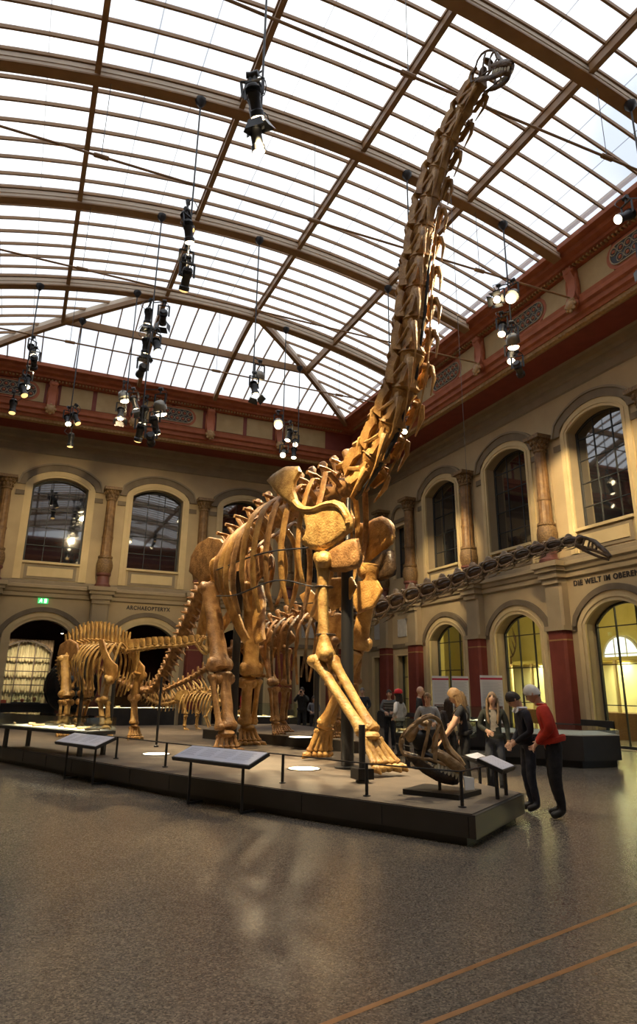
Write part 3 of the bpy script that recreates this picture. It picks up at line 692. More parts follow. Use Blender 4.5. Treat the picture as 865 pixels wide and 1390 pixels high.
# antlers on the gallery wall
def antler(t, o, sg, sc=1.):
    pts = catmull([o+V(0, 0, 0), o+V(0, sg*.35, .12)*sc, o+V(-.1, sg*.7, .45)*sc, o+V(-.1, sg*.75, .9)*sc], 10)
    mb = MB().tube(pts, [.045*sc*(1-.06*i) for i in range(10)], 6)
    for k in (3, 5, 7, 8): mb.tube([pts[k], pts[k]+V(-.12, sg*.05, .25)*sc, pts[k]+V(-.14, -sg*.02, .48)*sc], [.03*sc, .022*sc, .004], 5)
    mb.build('antler', mat('antler_brown', (.12, .07, .035), .6), t)
for c, wh in ((RARCH[5], 'the banners'), (RARCH[4], 'the man in red')):
    t = thing('mounted_antlers', 'dark branching antlers hung in the yellow gallery behind %s' % wh, 'antlers', (XR+3.3, c, 3.0))
    MB().prism([(0, -.3), (.2, .05), (.16, .3), (-.16, .3), (-.2, .05)], (XR+3.3, c, 2.9), (0, 1, 0), (0, 0, 1), (.05, 0, 0)).build('shield', brown, t, smooth=False)
    MB().ell((XR+3.22, c, 3.0), (.14, .1, .2), 10, 6).build('skull_cap', mat('antler_skull', (.5, .4, .25), .6), t)
    for sg in (-1, 1): antler(t, V(XR+3.2, c+sg*.05, 3.1), sg, 1.1)
    MB().cyl((XR+3.3, c, 2.6), (XR+3.3, c, .95), .02, n=6).build('stand_rod', M['blackm'], t)

# ---- lettering and the exit sign
def text_mesh(txt, size, depth=.012):
    cu = bpy.data.curves.new('txt', 'FONT'); cu.body = txt; cu.size = size; cu.extrude = depth; cu.align_x = 'CENTER'; cu.space_character = 1.16; cu.offset = .007
    o = bpy.data.objects.new('txt', cu); COL.objects.link(o); dg = bpy.context.evaluated_depsgraph_get()
    me = bpy.data.meshes.new_from_object(o.evaluated_get(dg)); bpy.data.objects.remove(o); bpy.data.curves.remove(cu); return me
letter = mat('dark_lettering', (.03, .024, .02), .5)
for txt, T, u, z, w, lb in (('ARCHAEOPTERYX', T_B, -5.48, 5.16, 2.06, 'dark capital letters above the black archway at the back'), ('DIE WELT IM OBEREN', T_R, 16.3, 5.17, 2.75, 'dark capital letters on the right wall above the rightmost archway')):
    me = text_mesh(txt, .25); xs = [v.co.x for v in me.vertices]; k = w/(max(xs)-min(xs)); me.materials.clear(); me.materials.append(letter)
    o = inst('wall_lettering', me); o.matrix_world = T @ mat4((u, .012, z), (-k, 0, 0), (0, 0, 1), (0, 1, 0)); tag(o, lb, 'lettering')
ex = thing('exit_sign', 'green glowing exit sign above the left archway', 'exit sign', (.78, YB-.03, 5.28))
MB().box((.56, YB-.07, 5.20), (1.0, YB-.005, 5.43)).build('sign_box', emat('exit_green', (.05, .55, .16), 1.0), ex, smooth=False)
_w = MB()
_w.ell((.70, YB-.075, 5.405), (.018, .01, .018), 8, 4).prism([(.62, 5.30), (.67, 5.375), (.72, 5.38), (.755, 5.33), (.74, 5.32), (.715, 5.345), (.705, 5.31), (.745, 5.28), (.74, 5.225), (.722, 5.225), (.722, 5.268), (.68, 5.30), (.655, 5.24), (.60, 5.23), (.60, 5.245), (.64, 5.255), (.675, 5.345), (.635, 5.295)], (0, YB-.075, 0), (1, 0, 0), (0, 0, 1), (0, .01, 0))
_w.box((.83, YB-.078, 5.225), (.93, YB-.07, 5.41)); _w.build('running_figure', emat('exit_white', (.75, 1, .8), 1.6), ex, smooth=False)

# ================================================================== PLATFORM AND FURNITURE
PF = [(-.6, 19.6), (.0, 17.83), (1.58, 13.75), (2.72, 11.15), (3.80, 8.98), (4.94, 6.88), (6.60, 8.05), (6.75, 11.6), (7.9, 13.9), (8.9, 17.5), (9.2, 22.5), (6.5, 26.5), (0.0, 26.0), (-1.6, 22.0)]
PZ = .34
def inset_poly(P, d):
    out = []; n = len(P)
    c = sum(V(*p) for p in P)/n
    for p in P: q = V(*p); v = c-q; out.append(tuple(q+nrm(v)*d))
    return out
pf = thing('exhibit_platform', 'large low black platform under the skeletons', 'platform', (4.5, 15, 0))
MB().prism(inset_poly(PF, .16), (0, 0, 0), (1, 0, 0), (0, 1, 0), (0, 0, .09)).build('recessed_base', M['black'], pf, smooth=False)
MB().prism(PF, (0, 0, .09), (1, 0, 0), (0, 1, 0), (0, 0, PZ-.115)).build('side_panels', M['side'], pf, smooth=False)
MB().prism(PF, (0, 0, PZ-.025), (1, 0, 0), (0, 1, 0), (0, 0, .015)).build('edge_trim', M['blackm'], pf, smooth=False)
MB().prism(inset_poly(PF, .05), (0, 0, PZ-.01), (1, 0, 0), (0, 1, 0), (0, 0, .01)).build('deck', M['deck'], pf, smooth=False)
for a, b in zip(PF[1:5], PF[2:6]):                                        # joints between the side panels
    a, b = V(*a), V(*b); L = np.linalg.norm(b-a)
    for k in range(1, int(L/1.15)+1):
        q = a+(b-a)*k*1.15/L; d = nrm(b-a); n = V(d[1], -d[0])
        if n @ (V(0, 0)-q) < 0: n = -n
        MB().beam(V(*q, .1)+V(*n, 0)*.002, V(*q, PZ-.03)+V(*n, 0)*.002, .008, .008).build('panel_joint', M['black'], pf, smooth=False)
P2 = [(4.98, 19.3), (7.2, 13.9), (7.8, 14.15), (8.6, 17.3), (8.5, 21.5), (6.5, 22.1)]
p2 = thing('upper_platform', 'smaller raised black platform under the long necked skeleton behind', 'platform', (7, 17.5, PZ))
MB().prism(P2, (0, 0, PZ), (1, 0, 0), (0, 1, 0), (0, 0, .22)).build('side_panels', M['side'], p2, smooth=False)
MB().prism(P2, (0, 0, PZ+.22), (1, 0, 0), (0, 1, 0), (0, 0, .02)).build('deck', M['deck'], p2, smooth=False)
PZ2 = PZ+.24
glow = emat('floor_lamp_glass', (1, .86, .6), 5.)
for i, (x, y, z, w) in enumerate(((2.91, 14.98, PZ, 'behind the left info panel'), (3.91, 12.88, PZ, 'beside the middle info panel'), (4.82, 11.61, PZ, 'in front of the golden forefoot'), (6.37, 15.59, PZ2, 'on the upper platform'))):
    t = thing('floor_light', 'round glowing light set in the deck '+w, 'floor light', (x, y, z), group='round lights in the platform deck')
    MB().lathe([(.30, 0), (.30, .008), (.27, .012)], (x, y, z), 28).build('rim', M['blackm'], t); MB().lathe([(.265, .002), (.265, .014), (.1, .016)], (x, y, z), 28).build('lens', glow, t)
# rail posts with the rail strung between them
posts = [(2.01, 14.28, PZ), (2.62, 12.6, PZ), (3.82, 10.02, PZ), (4.42, 8.50, PZ), (5.10, 7.35, PZ)]
nmz = ('behind the left info panel', 'right of the left info panel', 'right of the middle info panel', 'beside the striding forefoot', 'at the front corner before the skull')
for (x, y, z), nm in zip(posts, nmz):
    t = thing('rail_post', 'short black barrier post '+nm, 'barrier post', (x, y, z), group='barrier posts on the platform edge')
    MB().cyl((x, y, z), (x, y, z+.40), .022, n=10).build('post', M['blackm'], t); MB().lathe([(.05, 0), (.05, .012), (.03, .016)], (x, y, z), 14).build('foot', M['blackm'], t)
rp = [(.9, 17.3)]+[(p[0], p[1]) for p in posts]+[(6.15, 8.0), (6.6, 11.5)]
for (a, b), lb in zip(zip(rp[:-1], rp[1:]), ('leftmost section beside the glass table case', 'section behind the left info panel', 'section behind the middle info panel', 'section before the steel column', 'section before the skull', 'section along the right end of the platform', 'far section behind the small info panel')):
    tag(MB().cyl((*a, PZ+.39), (*b, PZ+.39), .010, n=6).build('barrier_rail', M['blackm']), 'thin black barrier rail, '+lb, 'rail', 'barrier rail sections')
# slanted information panels
def info_panel(c, d, L, h, z0, wh, dz=.05, wd=.42, foot=True):
    c = V(*c); d = nrm(V(*d)); n = V(d[1], -d[0])
    if n @ (-c) < 0: n = -n
    t = thing('info_panel', 'slanted pale information panel on black legs '+wh, 'info panel', (c[0], c[1], z0), group='slanted information panels')
    ex, ey = V(*d, 0), nrm(V(-n[0], -n[1], .38)); ez = np.cross(ex, ey); ez = ez if ez[2] > 0 else -ez
    o = V(*c, z0+h); Mx = mat4(o, ex, ey, ez)
    MB().box((-L/2, -wd/2, -.05), (L/2, wd/2, 0), M=Mx).build('board', M['blackm'], t, smooth=False)
    MB().box((-L/2+.02, -wd/2+.02, 0), (L/2-.02, wd/2-.02, .006), M=Mx).build('printed_sheet', M['panelw'], t, smooth=False)
    pr = MB(); rng = random.Random(5)
    for col in range(4):
        x0 = -L/2+.08+col*(L-.16)/4
        for r in range(7): pr.box((x0, wd/2-.09-.035*r, .006), (x0+(L-.2)/4-.06-rng.random()*.06, wd/2-.082-.035*r, .0068), M=Mx)
    tag(pr.build('text_lines', mat('grey_print', (.35, .36, .42), .6), t, smooth=False), kind='stuff')
    for s in (-1, 1):
        q = c+d*s*L*.34
        mb = MB().beam(V(*(q+n*.04), z0+h-.06), V(*(q+n*.04), z0), .035, .035)
        if foot: mb.beam(V(*(q+n*.06), z0+.02), V(*(q-n*.22), z0+.02), .035, .03)
        mb.build('leg', M['blackm'], t, smooth=False)
info_panel((1.36, 13.92), (.38, -.92), 1.55, .72, 0, 'left of the centre, before the small sauropod')
info_panel((2.92, 10.32), (.43, -.90), 1.7, .72, 0, 'in the middle, before the hind foot')
info_panel((6.05, 7.88), (.70, .52), .62, .42, PZ, 'at the right end beside the man in red', wd=.36, foot=False)
info_panel((7.15, 9.72), (.75, .5), .6, .62, 0, 'under the hand of the woman with curly hair', wd=.36)

# glass display cases
def glass_case(lb, c, d, L, W, z0, zt, gh, legs=True, body=False, contents=6, cat='display case', light=18, seed=1, grp=None):
    c = V(*c); d = nrm(V(*d)); n = V(-d[1], d[0]); Mx = mat4((c[0], c[1], 0), (*d, 0), (*n, 0), (0, 0, 1))
    t = thing('display_case', lb, cat, (c[0], c[1], z0), group=grp)
    MB().box((-L/2, -W/2, zt-.06), (L/2, W/2, zt), M=Mx).build('tray', M['blackm'], t, smooth=False)
    MB().box((-L/2+.05, -W/2+.05, zt), (L/2-.05, W/2-.05, zt+.015), M=Mx).build('lining', M['paper'], t, smooth=False)
    for a, b in (((-L/2, -W/2, zt), (L/2, -W/2+.01, zt+gh)), ((-L/2, W/2-.01, zt), (L/2, W/2, zt+gh)), ((-L/2, -W/2+.012, zt), (-L/2+.01, W/2-.012, zt+gh)), ((L/2-.01, -W/2+.012, zt), (L/2, W/2-.012, zt+gh)), ((-L/2, -W/2, zt+gh), (L/2, W/2, zt+gh+.01))):
        MB().box(a, b, M=Mx).build('pane', M['caseglass'], t, smooth=False)
    if legs:
        for x in (-L/2+.25, L/2-.25):
            for y in (-W/2+.08, W/2-.08): MB().box((x-.05, y-.03, z0), (x+.05, y+.03, zt-.06), M=Mx).build('leg', M['blackm'], t, smooth=False)
    if body:
        MB().box((-L/2+.06, -W/2+.06, z0), (L/2-.06, W/2-.06, z0+.1), M=Mx).build('recessed_base', M['black'], t, smooth=False)
        MB().box((-L/2, -W/2, z0+.1), (L/2, W/2, zt-.06), M=Mx).build('cabinet_body', M['side'], t, smooth=False)
    rng = random.Random(seed)
    if light:
        l = bpy.data.lights.new('case_light', 'AREA'); l.shape = 'RECTANGLE'; l.size = L*.8; l.size_y = .06; l.energy = light*LAMP; l.color = (1, .86, .58)
        o = bpy.data.objects.new('case_light', l); COL.objects.link(o); o.parent = t
        o.matrix_basis = Matrix.Translation((-c[0], -c[1], -z0)) @ Mx @ Matrix.Translation((0, 0, zt+gh-.01))
        o.data.spread = math.radians(150)
    return t, Mx, zt
fossil = mat('fossil_bone', (.30, .20, .09), .6, (.5, .38, .2), 8., bump=.3, bscale=25)
def fossils(Mx, zt, L, W, n, where, seed):
    rng = random.Random(seed)
    for i in range(n):
        x = -L/2+.2+(L-.4)*i/max(n-1, 1); y = rng.uniform(-W/4, W/4); a = rng.uniform(0, 3); l = rng.uniform(.07, .16)
        p = Mx @ Vector((x, y, zt+.015)); dx, dy = math.cos(a)*l, math.sin(a)*l; r = rng.uniform(.02, .035)
        mb = MB().tube([(p.x-dx, p.y-dy, p.z+r), (p.x-dx*.6, p.y-dy*.6, p.z+r), (p.x+dx*.6, p.y+dy*.6, p.z+r), (p.x+dx, p.y+dy, p.z+r)], [r*.7, r, r*.7, r], 7)
        tag(mb.build('fossil_bone', fossil), 'small fossil bone lying in the '+where, 'fossil', 'fossils in the '+where)
t, Mx, zt = glass_case('long low glass table case before the small sauropod on the left', (.95, 16.35), (.47, -.88), 3.4, .7, PZ, .80, .26, contents=0); fossils(Mx, zt, 3.4, .7, 7, 'long glass table case on the left', 3)
t, Mx, zt = glass_case('lit glass case at the back behind the hind foot', (9.2, 26.5), (.72, -.69), 2.6, .8, 0, .62, .5, legs=False, body=True, light=26); fossils(Mx, zt, 2.6, .8, 5, 'lit case at the back', 4)
t, Mx, zt = glass_case('glass table case beside the mounted skull before the crowd', (9.15, 14.1), (.62, -.78), 1.7, .75, 0, .72, .32, light=9); fossils(Mx, zt, 1.9, .8, 4, 'table case beside the crowd', 5)
t, Mx, zt = glass_case('long lit glass case behind the small sauropod', (4.4, 29.6), (1, 0), 3.8, .8, 0, .85, .45, legs=False, body=True, light=30); fossils(Mx, zt, 3.8, .8, 6, 'long case in front of the black archway', 6)
t, Mx, zt = glass_case('yellow lit case with a bone relief behind the looking up woman', (12.9, 18.1), (.86, -.5), 1.9, .8, 0, .82, .4, legs=False, body=True, light=22); fossils(Mx, zt, 1.9, .8, 5, 'yellow lit case behind the woman', 8)
# big faceted black case on the right
bc = thing('black_show_table', 'large faceted black show table with a glass top on the right', 'display case', (12.6, 14.2, 0))
BP_ = [(12.29, 12.78), (13.41, 12.75), (14.2, 14.2), (13.4, 16.2), (12.0, 15.9), (10.9, 14.6)]
MB().prism(inset_poly(BP_, .12), (0, 0, 0), (1, 0, 0), (0, 1, 0), (0, 0, .16)).build('recessed_base', M['black'], bc, smooth=False)
MB().prism(BP_, (0, 0, .16), (1, 0, 0), (0, 1, 0), (0, 0, .54)).build('body', M['side'], bc, smooth=False)
MB().prism(BP_, (0, 0, .70), (1, 0, 0), (0, 1, 0), (0, 0, .02)).build('lining', M['paper'], bc, smooth=False)
MB().prism(BP_, (0, 0, .82), (1, 0, 0), (0, 1, 0), (0, 0, .012)).build('glass_top', M['caseglass'], bc, smooth=False)
for i in range(6):
    a, b = V(*BP_[i]), V(*BP_[(i+1) % 6]); MB().beam(V(*a, .77), V(*b, .77), .01, .1).build('glass_side', M['caseglass'], bc, smooth=False)
tag(MB().prism([(0, 0), (1.25, 0), (1.25, .06), (1.2, .1), (.05, .1), (0, .06)], (15.9, 15.3, 0), (0, 1, 0), (1, 0, 0), (0, 0, .9)).build('black_bench_panel', M['side'], smooth=False), 'black upright panel before the rightmost archway', 'panel')
# white banners with a red stripe
photo = mat('banner_photo', (.03, .025, .03), .5, (.38, .2, .14), 18.)
for i, (x, y, w, wh) in enumerate(((14.55, 22.0, .62, 'leftmost of the three'), (15.15, 21.6, .62, 'middle one of the three'), (15.1, 19.7, .78, 'rightmost and nearest of the three'))):
    t = thing('banner_stand', 'white banner with a red top stripe, '+wh, 'banner', (x, y, 0), group='white banners by the right wall')
    d = nrm(V(.94, -.34)); Mx = mat4((x, y, 0), (*d, 0), (-d[1], d[0], 0), (0, 0, 1))
    MB().box((-w/2, -.015, .1), (w/2, .015, 2.2), M=Mx).build('board', M['white'], t, smooth=False)
    MB().box((-w/2, -.019, 2.06), (w/2, -.015, 2.12), M=Mx).build('red_stripe', mat('banner_red_%d' % i, (.5, .02, .06), .5), t, smooth=False)
    MB().box((-w/2+.05, -.019, .75), (w/2-.05, -.015, 1.2), M=Mx).build('printed_photo', photo, t, smooth=False)
    pr = MB()
    for r in range(22): pr.box((-w/2+.06, -.018, 1.28+.033*r), (w/2-.06-.05*(r % 3), -.0152, 1.292+.033*r), M=Mx)
    tag(pr.build('text_lines', mat('banner_print_%d' % i, (.5, .5, .5), .6), t, smooth=False), kind='stuff')
    MB().box((-w/2, -.15, 0), (w/2, .15, .1), M=Mx).build('foot', M['blackm'], t, smooth=False)
# steel columns that carry the mounts
def steel(x, y, z0, z1, r, lb, base=None):
    t = thing('steel_support', lb, 'support post', (x, y, z0))
    MB().cyl((x, y, z0), (x, y, z1), r, n=16).build('post', M['blackm'], t)
    MB().lathe([(r*2, 0), (r*2, .03), (r*1.1, .05)], (x, y, z0), 16).build('foot_plate', M['blackm'], t)
    if base: MB().box((x-.13, y-.13, z0+.05), (x+.13, y+.13, z0+.2)).build('foot_block', M['black'], t, smooth=False)
steel(5.6, 11.5, PZ, 3.85, .115, 'thick black steel column carrying the chest of the giant skeleton')
steel(4.98, 9.72, PZ, 1.15, .05, 'short black steel stub under the raised forearm', True)
steel(4.95, 16.4, PZ, 4.5, .10, 'tall black steel column under the pelvis of the giant skeleton')
steel(3.25, 16.8, PZ, 1.9, .028, 'thin black rod carrying the tail of the giant skeleton')
steel(2.5, 19.4, PZ, 2.5, .05, 'slim black post under the chest of the small sauropod on the left')
steel(1.85, 21.0, PZ, 2.5, .05, 'slim black post under the pelvis of the small sauropod on the left')
steel(6.95, 16.0, PZ2, 3.3, .06, 'black post under the long necked skeleton behind')
# ================================================================== THE SKELETONS
def bonemat(nm, a, b, c, rough=.45, sc=5.):
    m = mat(nm, a, rough, b, sc, spec=.45, bump=.35, bscale=26, pos=(.3, .62)); nt = m.node_tree
    r = [n for n in nt.nodes if n.type == 'VALTORGB'][0]; r.color_ramp.elements.new(.8).color = (*c, 1); return m
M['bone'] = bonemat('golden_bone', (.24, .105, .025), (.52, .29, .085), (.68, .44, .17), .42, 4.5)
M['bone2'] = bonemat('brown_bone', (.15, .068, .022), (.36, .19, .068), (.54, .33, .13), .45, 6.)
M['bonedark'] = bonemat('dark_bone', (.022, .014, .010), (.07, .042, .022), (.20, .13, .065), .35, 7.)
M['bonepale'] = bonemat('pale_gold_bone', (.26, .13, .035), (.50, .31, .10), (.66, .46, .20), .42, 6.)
M['rim'] = bonemat('lit_bone_rim', (.10, .068, .04), (.26, .19, .11), (.48, .38, .24), .4, 9.)  # lit tone painted on the neck ridges against the dark hollows
M['tooth'] = mat('tooth', (.72, .66, .5), .35)

class Body:
    def __init__(s, o, h):
        s.o = V(*o, 0); s.a = nrm(V(*h, 0)); s.r = V(s.a[1], -s.a[0], 0); s.u = V(0, 0, 1)
    def __call__(s, f, t, z): return s.o+s.a*f+s.r*t+s.u*z
def long_bone(p0, p1, r, e0, e1, flat=.75, wide=(1, 0, 0), bow=0., n=12, seed=1, bowdir=None):
    """shaft radius r, end radii e0 and e1; 'wide' is the direction of the broad side"""
    p0, p1, wide = V(*p0), V(*p1), nrm(V(*wide)); L = np.linalg.norm(p1-p0); d = (p1-p0)/L
    b = nrm(np.cross(d, wide)) if bowdir is None else nrm(V(*bowdir)); mb = MB()
    T = [0, .015, .05, .10, .17, .27, .42, .58, .72, .82, .89, .945, .985, 1]; P = []; Rr = []
    for t in T:
        k = max(0, 1-t/.24)**1.6; q = max(0, 1-(1-t)/.24)**1.6; w = r+(e0-r)*k+(e1-r)*q
        cap = .45 if t in (0, 1) else (.82 if t in (.015, .985) else 1.)
        P.append(p0+(p1-p0)*t+b*bow*L*math.sin(math.pi*t)); Rr.append((w*cap*(flat+(1-flat)*.6*max(k, q)), w*cap))
    mb.tube(P, Rr, n, 0, wide)
    for e, p, s in ((e0, p0, 1), (e1, p1, -1)):
        for q in (-1, 1): mb.ell(p+d*s*e*.42+wide*q*e*.5, (e*.52, e*.52, e*.52), 8, 6)
    return mb.jitter(r*.07, seed, 9./max(L, .3))
def plate(outl, place, th, bulge=.0):
    """a flat bone: outline in (f, z), place(f, z) -> point and normal, rounded edge"""
    n = len(outl); c = np.mean([V(*p) for p in outl], 0); mb = MB(); rings = []
    P = [V(*p) for p in outl]; N = []
    area = sum(P[i][0]*P[(i+1) % n][1]-P[(i+1) % n][0]*P[i][1] for i in range(n))
    for i in range(n):
        d = nrm(P[(i+1) % n]-P[i-1]); N.append(V(d[1], -d[0])*(1 if area > 0 else -1))
    for ins, h in ((.9, -1), (.25, -.8), (0, 0), (.25, .8), (.9, 1)):
        ring = []
        for p, m in zip(P, N):
            q = p-m*ins*th*.9; o, nn = place(q[0], q[1]); ring.append(o+nn*h*th*.5)
        rings.append(ring)
    vs = [p for r in rings for p in r]
    fs = [(k*n+i, k*n+(i+1) % n, (k+1)*n+(i+1) % n, (k+1)*n+i) for k in range(4) for i in range(n)]
    mb.add(vs, fs)
    # caps, fanned as strips through a triangulated polygon
    bm = bmesh.new(); bv = [bm.verts.new((p[0], p[1], 0)) for p in outl]; f = bm.faces.new(bv)
    tri = bmesh.ops.triangulate(bm, faces=[f])['faces']; bm.verts.index_update(); T = [tuple(v.index for v in t.verts) for t in tri]; bm.free()
    mb.f += [tuple(t) for t in T]+[tuple(4*n+i for i in t) for t in T]; mb.m += [0]*(2*len(T)); return mb

def vert_mesh(kind, seed=1):
    """vertebra of unit length along +x (forward); +z dorsal"""
    m = MB(); rng = random.Random(seed)
    if kind == 'cerv':                                    # long, hollowed, low spine: hollows' shade put into a dark core, raised rims paler
        m.tube([(-.5, 0, 0), (-.46, 0, .02), (-.2, 0, .03), (.2, 0, .02), (.42, 0, 0), (.56, 0, -.01)], [(.14, .16), (.23, .23), (.15, .19), (.15, .18), (.19, .19), (.08, .08)], 10)
        m.tube([(-.42, 0, .14), (0, 0, .24), (.38, 0, .14)], [(.15, .11), (.14, .14), (.14, .10)], 8)
        for s in (-1, 1):
            ring = catmull([(-.44, s*.2, .02), (-.3, s*.26, .22), (.05, s*.27, .28), (.38, s*.22, .2), (.46, s*.19, .0), (.3, s*.22, -.17), (-.1, s*.22, -.18), (-.36, s*.2, -.14), (-.44, s*.2, .02)], 22)
            m.tube(ring, .048, 6, 1, cap=False)
            m.tube([(.36, s*.17, .16), (.52, s*.19, .28), (.66, s*.17, .30)], [(.08, .06), (.07, .05), (.05, .03)], 6, 1)       # prezygapophysis
            m.tube([(-.3, s*.17, .22), (-.48, s*.18, .33), (-.60, s*.16, .32)], [(.08, .06), (.07, .06), (.05, .03)], 6, 1)    # postzygapophysis
            m.tube([(.2, s*.17, -.12), (.18, s*.22, -.27), (-.05, s*.24, -.34), (-.5, s*.22, -.36)], [(.06, .06), (.05, .07), (.035, .03), (.012, .012)], 6, 1)   # cervical rib
        m.tube([(-.16, 0, .20), (-.10, 0, .36), (-.06, 0, .50), (-.04, 0, .55)], [(.12, .30), (.08, .24), (.07, .18), (.04, .10)], 8, 1, (1, 0, 0))
    elif kind == 'cervg':                                 # the giant's stout neck bones
        m.tube([(-.52, 0, 0), (-.46, 0, .0), (-.2, 0, .02), (.2, 0, .02), (.42, 0, 0), (.58, 0, -.01)], [(.20, .22), (.30, .30), (.20, .24), (.20, .24), (.27, .26), (.10, .10)], 12)
        m.tube([(-.45, 0, .2), (-.1, 0, .30), (.2, 0, .28), (.45, 0, .18)], [(.20, .14), (.22, .17), (.20, .17), (.18, .12)], 10)
        for s in (-1, 1):
            m.prism([(-.40, .05), (-.34, .30), (-.1, .37), (.2, .36), (.42, .24), (.30, .10), (.06, .16), (-.16, .12)], (0, s*.25, 0), (1, 0, 0), (0, s*.06, 1), (0, s*.05, 0))
            m.prism([(-.34, -.22), (-.40, -.08), (-.1, -.10), (.3, -.10), (.36, -.20), (.1, -.30)], (0, s*.24, 0), (1, 0, 0), (0, -s*.1, 1), (0, s*.05, 0))
            m.tube([(-.28, s*.26, .2), (-.1, s*.30, .02), (.12, s*.29, -.16)], [(.05, .06), (.04, .045), (.05, .06)], 6)
            m.tube([(.3, s*.2, .26), (.52, s*.24, .36), (.70, s*.2, .38)], [(.12, .08), (.10, .06), (.06, .04)], 7)
            m.tube([(-.28, s*.2, .30), (-.5, s*.24, .42), (-.62, s*.2, .42)], [(.12, .09), (.10, .08), (.06, .04)], 7)
            m.tube([(.22, s*.2, -.14), (.2, s*.30, -.30), (-.05, s*.33, -.40), (-.55, s*.30, -.44)], [(.08, .07), (.07, .08), (.05, .05), (.015, .015)], 7)
        m.tube([(-.12, 0, .3), (-.10, 0, .46), (-.12, 0, .62), (-.13, 0, .70)], [(.16, .34), (.11, .27), (.10, .22), (.05, .10)], 8, 0, (1, 0, 0))
    elif kind == 'dors':                                  # tall, with side processes
        m.tube([(-.5, 0, 0), (-.44, 0, 0), (-.1, 0, .02), (.3, 0, 0), (.46, 0, 0), (.56, 0, 0)], [(.34, .34), (.42, .42), (.27, .29), (.30, .32), (.40, .40), (.2, .2)], 12)
        m.tube([(0, 0, .25), (-.04, 0, .6), (-.12, 0, 1.0), (-.18, 0, 1.35), (-.19, 0, 1.46)], [(.2, .28), (.12, .2), (.09, .17), (.20, .2), (.10, .12)], 8, 0, (1, 0, 0))
        for s in (-1, 1):
            m.tube([(0, s*.1, .62), (-.02, s*.5, .78), (-.03, s*.88, .82)], [(.16, .10), (.12, .07), (.11, .08)], 7)
            m.tube([(.02, s*.2, .2), (-.02, s*.4, .5), (-.03, s*.6, .78)], [.06, .04, .05], 5)
            m.tube([(.1, s*.12, .5), (.45, s*.16, .6)], [(.1, .08), (.08, .05)], 6); m.tube([(-.1, s*.12, .55), (-.48, s*.16, .62)], [(.1, .08), (.08, .05)], 6)
    elif kind == 'caud':                                  # drum with spine, side knobs and a chevron
        m.tube([(-.5, 0, 0), (-.42, 0, 0), (0, 0, 0), (.42, 0, 0), (.5, 0, 0)], [(.40, .42), (.46, .48), (.37, .38), (.46, .48), (.38, .40)], 12)
        m.tube([(-.02, 0, .35), (-.15, 0, .75), (-.28, 0, 1.1), (-.30, 0, 1.18)], [(.14, .26), (.09, .17), (.12, .16), (.06, .08)], 8, 0, (1, 0, 0))
        for s in (-1, 1):
            m.tube([(0, s*.3, .1), (-.05, s*.62, .08), (-.08, s*.8, .06)], [(.2, .14), (.14, .09), (.08, .06)], 6)
            m.tube([(.15, s*.1, .4), (.55, s*.14, .55)], [(.1, .08), (.06, .05)], 5)
            m.tube([(-.45, s*.2, -.4), (-.55, s*.12, -.75), (-.66, 0, -1.05)], [(.08, .07), (.07, .08), (.05, .1)], 6)
        m.tube([(-.62, 0, -.98), (-.82, 0, -1.5)], [(.06, .12), (.03, .07)], 6)
    elif kind == 'fork':                                  # tall forked spine of the small sauropod
        m.tube([(-.5, 0, 0), (-.4, 0, 0), (0, 0, 0), (.4, 0, 0), (.5, 0, 0)], [(.3, .3), (.38, .38), (.26, .28), (.36, .36), (.2, .2)], 10)
        for s in (-1, 1):
            m.tube([(0, s*.08, .2), (-.08, s*.16, .9), (-.2, s*.26, 1.7), (-.26, s*.3, 2.2)], [(.12, .34), (.08, .32), (.07, .32), (.04, .22)], 7, 0, (1, 0, 0))
            m.tube([(0, s*.1, .45), (-.03, s*.65, .6)], [(.16, .1), (.09, .07)], 6)
            m.tube([(.1, s*.2, -.25), (0, s*.34, -.4), (-.7, s*.3, -.5)], [.07, .05, .015], 5)
    return m.jitter(.012, seed, 5.)
VM = {}
def vmesh(kind, mt):
    k = (kind, mt.name)
    if k not in VM: VM[k] = [vert_mesh(kind, i+1).data(kind, [mt, M['rim']] if kind == 'cerv' else mt, ang=50) for i in range(3)]
    return VM[k]
def chain(t, name, kind, mt, pts, n, size, over=1.08, dors=None, lat=None):
    """n vertebrae along a curve through pts; size(i/(n-1)) -> cross-section scale; dors: preferred dorsal direction"""
    P = catmull(pts, 12*n+1); s = [0]
    for a, b in zip(P[:-1], P[1:]): s.append(s[-1]+np.linalg.norm(b-a))
    L = s[-1]; ms = vmesh(kind, mt); loc = V(*t.location); out = []
    def at(u):
        u = max(0, min(L, u)); k = min(max(np.searchsorted(s, u)-1, 0), len(P)-2); f = (u-s[k])/max(s[k+1]-s[k], 1e-9); return P[k]+(P[k+1]-P[k])*f
    w = [size(i/(n-1))**.5 for i in range(n)]; tot = sum(w); u = 0
    for i in range(n):
        l = L*w[i]/tot; c = at(u+l/2); d = nrm(at(u+l)-at(u)); u += l
        ref = V(0, 0, 1) if dors is None else (dors(i/(n-1)) if callable(dors) else V(*dors))
        y, z = frame(d, ref); sc = size(i/(n-1)); y = np.cross(z, d)
        o = inst(name, ms[i % 3], t, mat4(c-loc, d*l*over, y*sc, z*sc)); out.append((c, d, z, l))
    return out
def rib(t, pts, w, mt, wide=(1, 0, 0), name='rib'):
    P = catmull(pts, 14); k = len(P); R = [(w*.42*(.6+.4*math.sin(math.pi*min(1, i/k+.15))), w*(.55+.5*math.sin(math.pi*min(1, .15+.8*i/k)))) for i in range(k)]
    return MB().tube(P, R, 8, 0, wide).jitter(w*.05, int(abs(pts[0][0])*7), 4.).build(name, mt, t)
